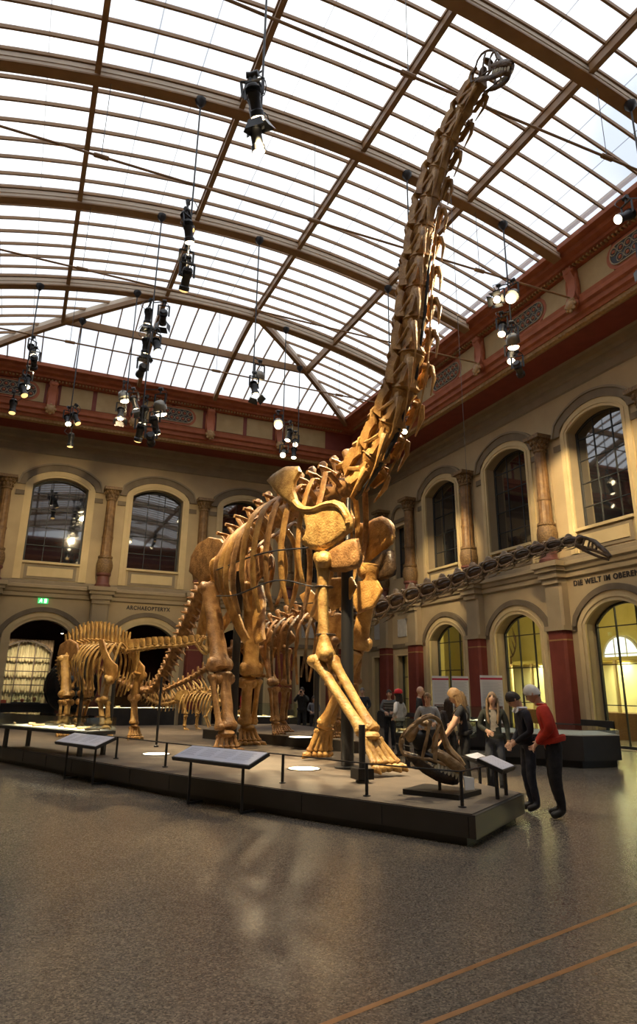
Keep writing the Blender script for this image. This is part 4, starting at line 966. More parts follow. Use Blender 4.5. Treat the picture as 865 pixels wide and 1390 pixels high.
def digits(t, name, base, tip, nrm_, k, r, mt, spread, toe=.14, ref=(0, 0, 1)):
    """a fan of metapodials from base to tip with toe bones"""
    base, tip, nn = V(*base), V(*tip), nrm(V(*nrm_))
    for i in range(k):
        f = (i-(k-1)/2)/max(k-1, 1); a = base+nn*f*spread*.72; b = tip+nn*f*spread*1.12
        long_bone(a, b, r*.92, r*1.45, r*1.35, .85, nn, n=9, seed=i+1).build(name, mt, t)
        d = nrm(b-a); fl = nrm(V(d[0], d[1], 0)+V(*ref)*0) if np.linalg.norm(d[:2]) > .1 else V(0, 0, 0)
        c = b+d*r*1.2; ph = MB().ell(c, (r*1.5, r*1.5, r*1.2), 9, 6)
        if i in (0, 1, k-1): ph.tube([c, c+fl*toe*.6+V(0, 0, -r*.3), c+fl*toe+V(0, 0, -r*1.2)], [(r*1.1, r*1.2), (r*.9, r*1.1), (r*.2, r*.3)], 8)
        ph.build('toe_bone', mt, t)

def skull_mb(L, dark=None):
    """high-domed sauropod skull, length L: +x forward, +z up; returns cranium, jaw and teeth"""
    h = L; c = MB()
    for s in (-1, 1):
        c.tube(catmull([(-.12, s*.20, .10), (.0, s*.24, .34), (.14, s*.18, .47), (.30, s*.10, .44), (.42, s*.09, .26), (.55, s*.12, .12)], 16), [(.022, .032)]*16, 7)     # roof, nasal bar
        c.tube(catmull([(-.12, s*.20, .10), (-.16, s*.23, -.05), (-.1, s*.23, -.22), (.05, s*.23, -.22)], 10), [(.022, .03)]*10, 7)                                # quadrate
        c.tube(catmull([(.05, s*.23, -.22), (.22, s*.22, -.18), (.38, s*.2, -.13), (.6, s*.17, -.12)], 8), [(.02, .024)]*8, 7)                                    # cheek bar
        c.tube(catmull([(.14, s*.21, .40), (.17, s*.24, .15), (.22, s*.22, -.16)], 8), [(.018, .028)]*8, 7)                                                        # behind the eye
        c.tube(catmull([(.30, s*.12, .40), (.33, s*.2, .15), (.42, s*.2, -.12)], 8), [(.018, .034)]*8, 7)                                                          # before the eye
        c.tube(catmull([(.40, s*.17, -.02), (.55, s*.17, -.02), (.72, s*.15, -.06), (.84, s*.10, -.08), (.90, s*.03, -.08)], 10), [(.03, .05), (.032, .065), (.036, .08), (.04, .085), (.042, .085), (.045, .085), (.045, .08), (.045, .08), (.045, .075), (.04, .065)], 8)   # muzzle
    c.tube(catmull([(.30, 0, .46), (.43, 0, .30), (.58, 0, .12), (.76, 0, .04), (.88, 0, -.02)], 10), [(.05, .03), (.045, .03), (.045, .03), (.06, .04), (.08, .05), (.10, .06), (.11, .07), (.11, .07), (.1, .06), (.08, .05)], 8)
    c.ell((.64, 0, -.035), (.25, .12, .075), 14, 8); c.ell((-.04, 0, .10), (.10, .10, .15), 12, 8); c.ell((.06, 0, .33), (.11, .17, .06), 12, 8)
    j = MB()
    for s in (-1, 1):
        j.tube(catmull([(.02, s*.22, -.28), (.12, s*.22, -.24), (.35, s*.19, -.30), (.62, s*.15, -.30), (.80, s*.09, -.26), (.86, s*.0, -.25)], 14), [(.03, .05)]*3+[(.035, .075)]*4+[(.04, .085)]*5+[(.05, .08)]*2, 8)
    th = MB()
    for s in (-1, 1):
        for i in range(7):
            a = i/6; x = .50+.37*a; y = s*(.16-.10*a**2)
            th.tube([(x, y, -.14), (x+.01, y*1.1, -.21), (x+.012, y*1.1, -.26)], [.03, .027, .006], 6); th.tube([(x-.03, y*.9, -.235), (x-.025, y*.9, -.19), (x-.02, y*.9, -.165)], [.022, .02, .004], 6)
    for q in (c, j, th): q.v = [(x*L, y*L, z*L) for x, y, z in q.v]
    return c.jitter(.008*L, 3, 9/L), j, th
def place(mb, Mx): mb.v = [tuple(Mx @ Vector(p)) for p in mb.v]; return mb

# ------------------------------------------------------------------ the giant in the middle
B1 = Body((5.33, 13.95), (.235, -.972)); A1, R1 = B1.a, B1.r
g = thing('giant_sauropod_skeleton', 'gigantic golden brown sauropod skeleton with upright neck in the centre', 'skeleton', tuple(B1(0, 0, PZ)))
bone, bone2 = M['bone'], M['bone2']
# neck: dorsal side faces back and up
nk = [B1(2.35, 0, 5.72), B1(2.9, 0, 6.05), B1(3.42, 0, 6.62), B1(3.92, 0, 7.45), B1(4.15, 0, 8.55), B1(4.36, 0, 9.8), B1(4.66, 0, 11.0), B1(5.15, 0, 11.95), B1(5.75, 0, 12.6), B1(6.15, 0, 12.86)]
def ndors(u): return -A1*1.0+V(0, 0, .9 if u < .25 else .15)
nv = chain(g, 'cervical_vertebra', 'cervg', bone, nk, 13, lambda u: 1.02-.42*u**1.2, 1.10, ndors)
# long cervical rib rods and the tendon rods beside the neck
for i, (c, d, z, l) in enumerate(nv[1:-1]):
    u = i/10; y = np.cross(z, d)
    for s in (-1, 1):
        q = c-z*(.34-.2*u)+y*s*(.20-.1*u)
        MB().tube([q+d*l*.3, q-d*l*.7, q-d*l*1.5-z*.03], [.028-.014*u, .020-.01*u, .006], 6).build('cervical_rib', bone, g)
# skull
dk = nrm(A1*.93+V(0, 0, -.36)); cr, jw, th = skull_mb(.80); up = nrm(V(0, 0, 1)-dk*dk[2]); hm = mat4(B1(6.18, 0, 12.98), dk, np.cross(up, dk), up)
M['headbone'] = bonemat('smoky_skull_bone', (.045, .022, .009), (.17, .09, .03), (.50, .32, .12), .4, 8.)
sk = place(cr, hm).build('skull', M['headbone'], g); place(jw, hm).build('lower_jaw', M['headbone'], sk).location = (0, 0, 0)
_t = place(th, hm); tt = _t.build('teeth', M['tooth'], sk)
for q in [x for x in bpy.data.objects if x.parent is sk]:
    q.data.transform(Matrix.Translation(-Vector(g.location)))
# trunk
dv = chain(g, 'dorsal_vertebra', 'dors', bone2, [B1(-2.55, 0, 4.92), B1(-1.7, 0, 5.22), B1(-.6, 0, 5.46), B1(.5, 0, 5.58), B1(1.5, 0, 5.62), B1(2.4, 0, 5.70)], 12, lambda u: .56)
chain(g, 'sacral_vertebra', 'dors', bone2, [B1(-3.55, 0, 4.52), B1(-3.1, 0, 4.7), B1(-2.6, 0, 4.9)], 4, lambda u: .5)
tl = [B1(-3.55, 0, 4.52), B1(-4.1, 0, 4.05), B1(-4.65, 0, 3.5), B1(-5.4, 0, 2.68), B1(-6.1, .02, 1.95), B1(-6.6, .1, 1.6), B1(-7.1, .4, 1.62), B1(-7.5, .9, 1.9), B1(-7.8, 1.3, 2.2)]
chain(g, 'caudal_vertebra', 'caud', bone2, tl, 32, lambda u: .50-.42*u**.9, 1.02)
for i in range(11):
    f = 2.05-.42*i; zc = 5.62-.045*i-(.03*i if i > 5 else 0)+.3
    ln = (1.9, 2.25, 2.55, 2.6, 2.55, 2.45, 2.25, 2.0, 1.7, 1.4, 1.1)[i]; wd = (.62, .74, .86, .95, 1.0, 1.02, 1.0, .94, .86, .76, .66)[i]
    for s in (-1, 1):
        pts = [B1(f, s*.16, zc-.28), B1(f-.03, s*.5, zc-.02), B1(f-.08, s*wd*.92, zc-.42), B1(f-.16, s*wd*1.06, zc-ln*.5), B1(f-.2, s*wd, zc-ln*.78), B1(f-.2, s*wd*.82, zc-ln)]
        rib(g, pts, .105 if i > 1 else .085, bone if i % 3 else bone2, tuple(A1))
# shoulder girdle
scap = [(.34, 6.02), (.61, 6.15), (1.03, 6.2), (1.53, 6.07), (1.63, 5.92), (1.45, 5.75), (1.43, 5.58), (1.55, 5.35), (1.76, 5.16), (2.08, 5.08), (2.35, 5.14), (2.62, 5.13), (2.85, 5.02), (2.98, 4.83), (3.05, 4.65), (3.02, 4.46), (2.83, 4.38), (2.62, 4.3), (2.26, 4.19), (1.93, 4.26), (1.67, 4.39), (1.64, 4.5), (1.78, 4.59), (1.83, 4.71), (1.77, 4.89), (1.62, 5.06), (1.41, 5.19), (1.06, 5.43), (.66, 5.75)]
cor = [(2.28, 4.19), (2.67, 4.33), (2.88, 4.39), (3.1, 4.35), (3.14, 4.18), (3.19, 3.96), (3.12, 3.81), (2.78, 3.76), (2.47, 3.79), (2.24, 3.93)]
for s in (1, -1):
    sh = 0 if s > 0 else -.35
    def pl(f, z, s=s, sh=sh):
        ff = f+sh; t = .76+.12*math.sin((z-4)*1.1)-.14*max(0, f-1.9)-.10*max(0, math.hypot(f-2.45, z-4.72) < .42)*(1-math.hypot(f-2.45, z-4.72)/.42)
        return B1(ff, s*t, z), nrm(R1*s+A1*.25)
    mb = plate(scap, pl, .15)
    # a dished blade: the acromial hollow gets a real dip
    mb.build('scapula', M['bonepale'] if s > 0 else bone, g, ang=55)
    rim = [pl(f, z)[0]+R1*s*.05 for f, z in ((1.5, 5.3), (1.72, 5.12), (2.08, 5.02), (2.4, 5.06), (2.7, 5.02), (2.9, 4.85), (2.97, 4.6))]
    MB().tube(catmull(rim, 20), [(.07, .06)]*20, 8).build('acromial_ridge', M['bonepale'] if s > 0 else bone, g)
    def pc(f, z, s=s, sh=sh): return B1(f+sh, s*(.72-.16*max(0, f-2.2)), z-.03), nrm(R1*s+A1*.5)
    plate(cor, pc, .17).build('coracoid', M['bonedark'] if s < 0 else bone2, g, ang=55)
for s in (-1, 1):
    ste = [(2.0, 3.75), (2.6, 3.7), (2.75, 3.5), (2.5, 3.2), (2.0, 3.1), (1.8, 3.4)]
    plate(ste, lambda f, z: (B1(f, s*.33, z), nrm(R1*s+V(0, 0, -.4))), .07).build('sternal_plate', bone, g, ang=55)
# limbs
def arm(t, B, mt, sho, elb, wri, hand, k=1., side=1, nm=('humerus', 'ulna', 'radius', 'metacarpal')):
    s_, e_, w_, h_ = (B(*q) for q in (sho, elb, wri, hand)); w = B.a if abs((e_-s_) @ B.a) < .6 else B.r
    long_bone(s_, e_, .155*k, .33*k, .275*k, .66, tuple(B.a*.8+B.r*.6*side), .02, 14, 3).build(nm[0], mt, t)
    off = B.r*.11*k*side; back = nrm(np.cross(np.cross(nrm(w_-e_), B.a), nrm(w_-e_)))
    long_bone(e_+off-back*.10*k+nrm(e_-w_)*.16*k, w_+off*.8-back*.02, .10*k, .20*k, .145*k, .8, tuple(B.r), .0, 12, 5).build(nm[1], mt, t)
    long_bone(e_-off*.7+back*.10*k, w_-off*.9+back*.03, .092*k, .15*k, .155*k, .8, tuple(B.r), .0, 12, 7).build(nm[2], mt, t)
    MB().ell(w_+nrm(h_-w_)*.05, (.17*k, .17*k, .08*k), 12, 6).jitter(.01, 2, 9).build('wrist_bone', mt, t)
    digits(t, nm[3], w_+nrm(h_-w_)*.10*k, h_+V(0, 0, .10*k), tuple(B.r), 5, .055*k, mt, .46*k, .12*k)
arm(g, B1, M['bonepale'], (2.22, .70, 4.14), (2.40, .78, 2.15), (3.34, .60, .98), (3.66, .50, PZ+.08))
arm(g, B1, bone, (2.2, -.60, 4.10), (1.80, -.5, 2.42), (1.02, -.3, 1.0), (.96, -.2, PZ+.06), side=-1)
# pelvis and hind legs
ili = [(-3.75, 4.55), (-3.6, 4.95), (-3.2, 5.22), (-2.6, 5.3), (-2.0, 5.15), (-1.55, 4.8), (-1.5, 4.5), (-1.8, 4.4), (-2.1, 4.25), (-2.25, 4.0), (-2.45, 4.05), (-2.65, 4.25), (-2.9, 4.1), (-3.1, 4.02), (-3.25, 4.25)]
pub = [(-2.3, 4.1), (-1.95, 4.15), (-1.6, 3.7), (-1.35, 3.0), (-1.2, 2.75), (-1.5, 2.65), (-1.75, 2.95), (-2.05, 3.5)]
isc = [(-3.0, 4.1), (-2.65, 4.1), (-2.8, 3.6), (-3.35, 2.95), (-3.75, 2.6), (-3.95, 2.75), (-3.6, 3.2), (-3.2, 3.7)]
for s in (1, -1):
    plate(ili, lambda f, z: (B1(f, s*(.52+.12*(z-4.2)), z), nrm(R1*s+V(0, 0, .2))), .13).build('ilium', bone2, g, ang=55)
    plate(pub, lambda f, z: (B1(f, s*(.16+.25*(z-2.6)), z), nrm(R1*s+A1*.6)), .12).build('pubis', bone, g, ang=55)
    plate(isc, lambda f, z: (B1(f, s*(.14+.24*(z-2.6)), z), nrm(R1*s)), .11).build('ischium', bone, g, ang=55)
def hind(t, B, mt, hip, knee, ank, foot, k=1., side=1):
    h_, k_, a_, f_ = (B(*q) for q in (hip, knee, ank, foot))
    mb = long_bone(h_, k_, .215*k, .32*k, .34*k, .62, tuple(B.r), .0, 14, 4); mb.ell(h_-B.r*side*.16*k+V(0, 0, .04*k), .15*k, 10, 8); mb.build('femur', mt, t)
    o = B.r*side*.17*k
    long_bone(k_-o*.5-V(0, 0, .07*k), a_-o*.4, .135*k, .27*k, .205*k, .8, tuple(B.r), 0, 12, 6).build('tibia', mt, t)
    long_bone(k_+o*1.35-V(0, 0, .1*k), a_+o*1.0, .08*k, .15*k, .15*k, .75, tuple(B.a), 0, 10, 8).build('fibula', mt, t)
    MB().ell(a_-V(0, 0, .08*k), (.2*k, .16*k, .09*k), 12, 6).jitter(.01, 2, 9).build('ankle_bone', mt, t)
    digits(t, 'metatarsal', a_-V(0, 0, .12*k), f_+V(0, 0, .09*k), tuple(B.r), 5, .05*k, mt, .5*k, .16*k)
hind(g, B1, M['bone2'], (-2.55, .60, 4.12), (-1.84, .55, 2.05), (-1.36, .6, .80), (-1.28, .62, PZ))
hind(g, B1, bone, (-2.5, -.60, 4.10), (-2.55, -.7, 1.98), (-2.86, -.85, .82), (-2.72, -.86, PZ), side=-1)
# mounting irons of the giant
ir = [catmull([B1(1.9, s*.7, 3.55), B1(1.0, s*.98, 3.75), B1(-.4, s*1.05, 3.6), B1(-1.6, s*.9, 3.7)], 16) for s in (1, -1)]
for p in ir: MB().tube(p, .016, 6).build('mounting_rod', M['blackm'], g)
MB().tube(catmull([B1(1.9, .85, 4.3), B1(.6, 1.08, 4.35), B1(-1.6, .95, 4.3)], 14), .016, 6).build('mounting_rod', M['blackm'], g)
MB().tube([B1(2.35, 0, 5.35), B1(2.9, 0, 5.7), B1(3.5, -.02, 6.3), B1(4.1, -.02, 7.4), B1(4.42, 0, 8.6), B1(4.62, 0, 9.8)], [.05, .05, .045, .04, .035, .03], 8).build('neck_iron', M['blackm'], g)
MB().tube([V(5.6, 11.5, 3.8), B1(2.1, 0, 5.4)], .05, 10).build('chest_iron', M['blackm'], g)
for (f, z) in ((2.35, 2.62), (2.27, 3.5)):                                 # pale joint rings on the right humerus
    p = B1(f, .745, z); MB().lathe([(.20, -.015), (.215, 0), (.20, .015)], (0, 0, 0), 18, sx=.9, sy=.75).build('joint_ring', M['bonedark'], g, loc=(0, 0, 0)).location = p-V(*g.location)
# thin neck wires
for i, (a, b) in enumerate(((B1(5.35, .08, 11.9), B1(3.7, .05, 6.7)), (B1(5.1, -.05, 11.6), B1(4.1, -.1, 7.6)))): MB().tube([a, b], .008, 5).build('neck_wire', mat('brass_wire_%d' % i, (.3, .16, .06), .4), g)

# ------------------------------------------------------------------ the long necked one behind
B2 = Body((6.9, 16.2), (.39, -.92))
d2 = thing('long_necked_skeleton', 'dark sauropod skeleton stretching its long low neck to the right behind the giant', 'skeleton', tuple(B2(0, 0, PZ2)))
dm = M['bonedark']
nk2 = [B2(1.2, 0, 3.35), B2(1.75, 0, 3.38), B2(2.19, 0, 3.45), B2(3.16, 0, 3.70), B2(3.96, 0, 3.85), B2(4.9, 0, 4.08), B2(5.77, 0, 4.28), B2(6.57, 0, 4.42), B2(7.12, 0, 4.46)]
dm2 = bonemat('dark_bone_light_edge', (.05, .033, .022), (.16, .105, .06), (.42, .31, .18), .35, 9.)
chain(d2, 'cervical_vertebra', 'cerv', dm, nk2, 15, lambda u: .72-.40*u**.9, 1.08)
chain(d2, 'dorsal_vertebra', 'dors', M['bone2'], [B2(-2.3, 0, 2.95), B2(-1.3, 0, 3.2), B2(-.4, 0, 3.4), B2(.5, 0, 3.45), B2(1.3, 0, 3.36)], 11, lambda u: .36)
chain(d2, 'caudal_vertebra', 'caud', M['bone2'], [B2(-2.3, 0, 2.95), B2(-3.2, 0, 2.7), B2(-4.6, .2, 2.0), B2(-6, .5, 1.5)], 18, lambda u: .28-.18*u, 1.0)
for i in range(10):
    f = 1.05-.3*i; zc = 3.55-.03*i
    for s in (-1, 1):
        ln = (1.2, 1.45, 1.65, 1.7, 1.65, 1.55, 1.4, 1.2, 1.0, .8)[i]; wd = (.4, .48, .55, .6, .62, .62, .6, .55, .5, .42)[i]
        rib(d2, [B2(f, s*.1, zc-.1), B2(f, s*.32, zc+.05), B2(f-.05, s*wd, zc-.3), B2(f-.12, s*wd*1.04, zc-ln*.55), B2(f-.16, s*wd*.85, zc-ln)], .055, M['bone2'] if i % 2 else dm2, tuple(B2.a))
sc2 = [(.0, 3.95), (.35, 4.1), (.55, 3.95), (.75, 3.6), (1.1, 3.45), (1.45, 3.4), (1.6, 3.1), (1.45, 2.75), (1.1, 2.7), (.9, 2.95), (.7, 3.2), (.3, 3.5)]
for s in (1, -1):
    plate(sc2, lambda f, z: (B2(f, s*(.5-.1*max(0, f-.8)), z), nrm(B2.r*s+B2.a*.3)), .08).build('scapula', bone if s > 0 else dm, d2, ang=55)
arm(d2, B2, M['bone2'], (1.2, .48, 2.85), (1.15, .5, 1.85), (1.28, .5, 1.0), (1.3, .52, PZ2+.04), .62)
arm(d2, B2, M['bone2'], (1.2, -.48, 2.85), (1.0, -.5, 1.8), (1.15, -.5, 1.0), (1.2, -.52, PZ2+.04), .62, -1)
il2 = [(-2.3, 2.9), (-2.2, 3.15), (-1.7, 3.35), (-1.2, 3.2), (-.95, 2.95), (-1.3, 2.75), (-1.55, 2.65), (-1.9, 2.7)]
for s in (1, -1):
    plate(il2, lambda f, z: (B2(f, s*.38, z), nrm(B2.r*s)), .08).build('ilium', M['bone2'], d2, ang=55)
    long_bone(B2(-1.75, s*.3, 2.75), B2(-1.75, s*.10, 1.95), .05, .10, .11, .6, tuple(B2.a)).build('pubis', bone, d2); long_bone(B2(-2.0, s*.3, 2.75), B2(-2.1, s*.09, 1.95), .045, .09, .10, .6, tuple(B2.a)).build('ischium', bone, d2)
hind(d2, B2, M['bone2'], (-1.4, .45, 2.72), (-.95, .42, 1.75), (-.85, .42, .88), (-.72, .44, PZ2), .56)
hind(d2, B2, M['bone2'], (-1.4, -.45, 2.72), (-1.4, -.45, 1.75), (-1.5, -.45, .88), (-1.35, -.46, PZ2), .56, -1)
# long horse-like skull
hd = nrm(B2.a*.86+V(0, 0, -.5)); up = nrm(V(0, 0, 1)-hd*hd[2]); hm = mat4(B2(7.15, 0, 4.44), hd, np.cross(up, hd), up); c = MB()
for s in (-1, 1):
    c.tube(catmull([(-.06, s*.08, .0), (.02, s*.12, .09), (.2, s*.09, .10), (.40, s*.07, .04), (.58, s*.05, -.02), (.64, s*.03, -.05)], 14), [(.02, .03)]*14, 6)
    c.tube(catmull([(-.06, s*.08, 0), (-.02, s*.11, -.08), (.15, s*.11, -.07), (.4, s*.09, -.05), (.62, s*.05, -.06)], 12), [(.018, .03)]*12, 6)
    c.tube([(.10, s*.12, .08), (.12, s*.12, -.06)], [.02, .02], 5); c.tube([(.26, s*.10, .07), (.3, s*.1, -.05)], [.02, .02], 5)
c.tube([(.02, 0, .10), (.25, 0, .12), (.5, 0, .03), (.64, 0, -.04)], [(.08, .03), (.06, .03), (.05, .03), (.04, .03)], 8); c.ell((-.02, 0, .02), (.07, .08, .08), 8, 6)
jw = MB()
for s in (-1, 1): jw.tube(catmull([(-.02, s*.1, -.11), (.2, s*.1, -.13), (.45, s*.08, -.13), (.62, s*.03, -.11)], 10), [(.016, .028)]*10, 6)
s2 = place(c, hm).build('skull', dm2, d2); q = place(jw, hm).build('lower_jaw', dm2, s2); q.data.transform(Matrix.Translation(-Vector(d2.location)))
tag(MB().cyl(B2(4.75, .02, 4.30), B2(4.75, .02, 13.95), .006, n=5).build('suspension_wire', M['greym']), 'thin vertical wire holding up the long low neck', 'wire')

# ------------------------------------------------------------------ the small sauropod on the left
B3 = Body((2.3, 20.2), (.4, -.917)); pg_ = M['bonepale']
d3 = thing('small_sauropod_skeleton', 'smaller golden sauropod skeleton with tall back spines on the left', 'skeleton', tuple(B3(0, 0, PZ)))
chain(d3, 'dorsal_vertebra', 'fork', pg_, [B3(-2.3, 0, 2.62), B3(-1.7, 0, 2.72), B3(-.8, 0, 2.78), B3(.2, 0, 2.74), B3(1.1, 0, 2.6)], 17, lambda u: .22+.10*math.sin(math.pi*min(1, u+.1)))
chain(d3, 'cervical_vertebra', 'fork', pg_, [B3(1.1, 0, 2.6), B3(1.7, 0, 2.62), B3(2.4, 0, 2.66), B3(3.4, 0, 2.66), B3(4.3, 0, 2.72)], 12, lambda u: .135-.05*u, 1.1)
chain(d3, 'caudal_vertebra', 'caud', pg_, [B3(-2.3, 0, 2.62), B3(-3.0, -.2, 2.35), B3(-3.9, -.8, 1.8), B3(-4.6, -1.6, 1.4)], 14, lambda u: .24-.16*u)
for i in range(11):
    f = 1.15-.24*i; zc = 2.75
    for s in (-1, 1):
        ln = (1.0, 1.2, 1.3, 1.35, 1.35, 1.3, 1.2, 1.1, .95, .8, .7)[i]; wd = (.34, .42, .48, .52, .54, .54, .52, .48, .44, .4, .34)[i]
        rib(d3, [B3(f, s*.08, zc-.1), B3(f, s*.26, zc+.03), B3(f-.04, s*wd, zc-.28), B3(f-.1, s*wd*1.05, zc-ln*.55), B3(f-.14, s*wd*.8, zc-ln)], .055, pg_, tuple(B3.a))
sc3 = [(.35, 2.85), (.6, 2.9), (.8, 2.6), (1.05, 2.35), (1.35, 2.2), (1.4, 1.9), (1.2, 1.72), (.95, 1.75), (.85, 2.0), (.75, 2.25), (.5, 2.55)]
for s in (1, -1): plate(sc3, lambda f, z: (B3(f, s*(.46-.08*max(0, f-.7)), z), nrm(B3.r*s+B3.a*.3)), .06).build('scapula', M['bone'], d3, ang=55)
arm(d3, B3, pg_, (1.1, .44, 1.92), (.92, .44, 1.28), (1.05, .42, .72), (1.12, .42, PZ+.03), .68)
arm(d3, B3, M['bone'], (1.1, -.44, 2.05), (.95, -.42, 1.32), (1.15, -.38, .72), (1.25, -.36, PZ+.03), .68, -1)
il3 = [(-2.1, 2.55), (-2.0, 2.85), (-1.5, 3.0), (-1.0, 2.85), (-.85, 2.55), (-1.2, 2.4), (-1.45, 2.3), (-1.8, 2.35)]
for s in (1, -1):
    plate(il3, lambda f, z: (B3(f, s*.36, z), nrm(B3.r*s)), .07).build('ilium', M['bone2'], d3, ang=55)
    long_bone(B3(-1.1, s*.26, 2.4), B3(-.72, s*.09, 1.55), .05, .09, .11, .6, tuple(B3.a)).build('pubis', pg_, d3); long_bone(B3(-1.7, s*.26, 2.35), B3(-1.9, s*.08, 1.6), .045, .09, .1, .6, tuple(B3.a)).build('ischium', pg_, d3)
hind(d3, B3, pg_, (-1.5, .44, 2.5), (-1.15, .42, 1.36), (-1.15, .42, .66), (-1.0, .44, PZ), .70)
hind(d3, B3, M['bone'], (-1.5, -.44, 2.5), (-1.7, -.42, 1.36), (-1.85, -.42, .66), (-1.7, -.44, PZ), .70, -1)
hm = mat4(B3(4.32, 0, 2.72), *(lambda d: (d, np.cross(nrm(V(0, 0, 1)-d*d[2]), d), nrm(V(0, 0, 1)-d*d[2])))(nrm(B3.a*.8+V(0, 0, -.6))))
c, j, th = skull_mb(.42); s3 = place(c, hm).build('skull', pg_, d3); q = place(j, hm).build('lower_jaw', pg_, s3); q.data.transform(Matrix.Translation(-Vector(d3.location)))

# ------------------------------------------------------------------ the little spiked one at the back
B4 = Body((5.9, 23.0), (.55, -.83))
d4 = thing('spiked_dinosaur_skeleton', 'small plated skeleton with rows of spikes on its back and tail', 'skeleton', tuple(B4(0, 0, PZ)))
sp = [B4(-3.2, 0, 1.62), B4(-2.6, 0, 1.28), B4(-1.9, 0, 1.12), B4(-1.2, 0, 1.22), B4(-.7, 0, 1.42), B4(0, 0, 1.5), B4(.6, 0, 1.3), B4(1.2, 0, 1.0), B4(1.6, 0, .95)]
cv = chain(d4, 'vertebra', 'caud', pg_, sp, 34, lambda u: .05+.12*math.sin(math.pi*min(1, u*.9+.08)), 1.0)
for i, (c, d, z, l) in enumerate(cv[2:26:2]):
    y = np.cross(z, d); h = .55 if i < 9 else .35
    for s in (-1, 1):
        MB().tube([c+z*.12+y*s*.06, c+z*(.12+h*.5)+y*s*.14-d*.1, c+z*(.12+h)+y*s*.2-d*.3], [(.045, .06), (.03, .035), (.004, .004)], 6).build('back_spike', pg_, d4)
for i in range(9):
    f = .55-.15*i
    for s in (-1, 1): rib(d4, [B4(f, s*.05, 1.45), B4(f, s*.26, 1.47), B4(f-.03, s*.40, 1.2), B4(f-.1, s*.36, .85)], .026, pg_, tuple(B4.a))
for s in (1, -1):
    plate([(-1.1, 1.25), (-1.0, 1.55), (-.5, 1.6), (-.3, 1.35), (-.6, 1.2)], lambda f, z: (B4(f, s*.25, z), nrm(B4.r*s+V(0, 0, .5))), .05).build('ilium', pg_, d4, ang=55)
    hind(d4, B4, pg_, (-.7, s*.28, 1.35), (-.5, s*.28, .82), (-.52, s*.28, .46), (-.44, s*.28, PZ), .28, s)
    arm(d4, B4, pg_, (.65, s*.32, 1.1), (.5, s*.4, .78), (.62, s*.36, .48), (.68, s*.36, PZ+.02), .25, s)
c, j, th = skull_mb(.34); hm = mat4(B4(1.62, 0, .95), *(lambda d: (d, np.cross(nrm(V(0, 0, 1)-d*d[2]), d), nrm(V(0, 0, 1)-d*d[2])))(nrm(B4.a*.9+V(0, 0, -.3))))
s4 = place(c, hm).build('skull', pg_, d4); q = place(j, hm).build('lower_jaw', pg_, s4); q.data.transform(Matrix.Translation(-Vector(d4.location)))

# ------------------------------------------------------------------ the skull on its own plinth
sp_ = thing('skull_plinth', 'low black plinth with a short post under the separate skull', 'plinth', (5.45, 8.2, PZ))
_pp = [(4.97, 8.52), (5.36, 7.80), (5.98, 8.16), (5.56, 8.92)]
MB().prism(_pp, (0, 0, PZ), (1, 0, 0), (0, 1, 0), (0, 0, .06)).build('base', M['black'], sp_, smooth=False)
MB().cyl((5.40, 8.28, PZ+.06), (5.40, 8.28, PZ+.24), .022, n=10).build('post', M['blackm'], sp_)
hs = thing('mounted_skull', 'large brown sauropod skull with white teeth mounted at the platform corner', 'skull', (5.40, 8.28, PZ+.24))
d = nrm(V(.80, -.42, -.40)); up = nrm(V(0, 0, 1)-d*d[2]); hm = mat4((5.10, 8.45, PZ+.67), d, np.cross(up, d), up)
c, j, th = skull_mb(.84)
brs = bonemat('skull_brown', (.18, .105, .045), (.45, .29, .14), (.70, .54, .33), .45, 9.)
place(c, hm).build('cranium', brs, hs); place(j, hm).build('lower_jaw', M['bonedark'], hs); place(th, hm).build('teeth', M['tooth'], hs)
place(MB().ell((.12, 0, .05), (.17*.84, .11*.84, .17*.84), 14, 10).ell((.3, 0, -.1), (.22, .08, .06), 12, 8), hm).build('shade_filler', M['black'], hs)  # black ellipsoids added inside so the skull's openings look shaded
MB().prism([(0, 0), (.16, 0), (.19, .13), (.02, .16)], (5.58, 7.95, PZ+.09), (.75, -.2, .05), (0, .3, 1), (.02, .05, 0)).build('label_card', M['white'], hs, smooth=False)
# ================================================================== THE VISITORS
SKIN = {'l': mat('skin_light', (.55, .33, .22), .5), 'm': mat('skin_tanned', (.42, .24, .15), .5)}
_mc = {}
def cloth(c, r=.85):
    k = (c, r)
    if k not in _mc: _mc[k] = mat('cloth_%d' % len(_mc), c, r, tuple(min(1, q*1.25+.004) for q in c), 14., bump=.25, bscale=18)
    return _mc[k]
EYE = mat('eye_dark', (.015, .012, .01), .25); LIP = mat('lips', (.36, .13, .10), .5)
def rotx(p, a, o):
    y, z = p[1]-o[1], p[2]-o[2]; return V(p[0], o[1]+y*math.cos(a)-z*math.sin(a), o[2]+y*math.sin(a)+z*math.cos(a))
ARMS = {'down': ((.235, -.03, 1.13), (.24, .06, .88)), 'front': ((.25, .02, 1.13), (.10, .24, 1.06)), 'clasp': ((.25, .0, 1.12), (.05, .22, .98)),
        'reach': ((.23, .22, 1.16), (.20, .50, .98)), 'camera': ((.24, .20, 1.26), (.07, .22, 1.53)), 'hip': ((.34, -.06, 1.14), (.17, .08, 1.02)), 'pocket': ((.27, -.07, 1.14), (.19, .06, .93)), 'point': ((.24, .2, 1.2), (.14, .42, 1.15))}
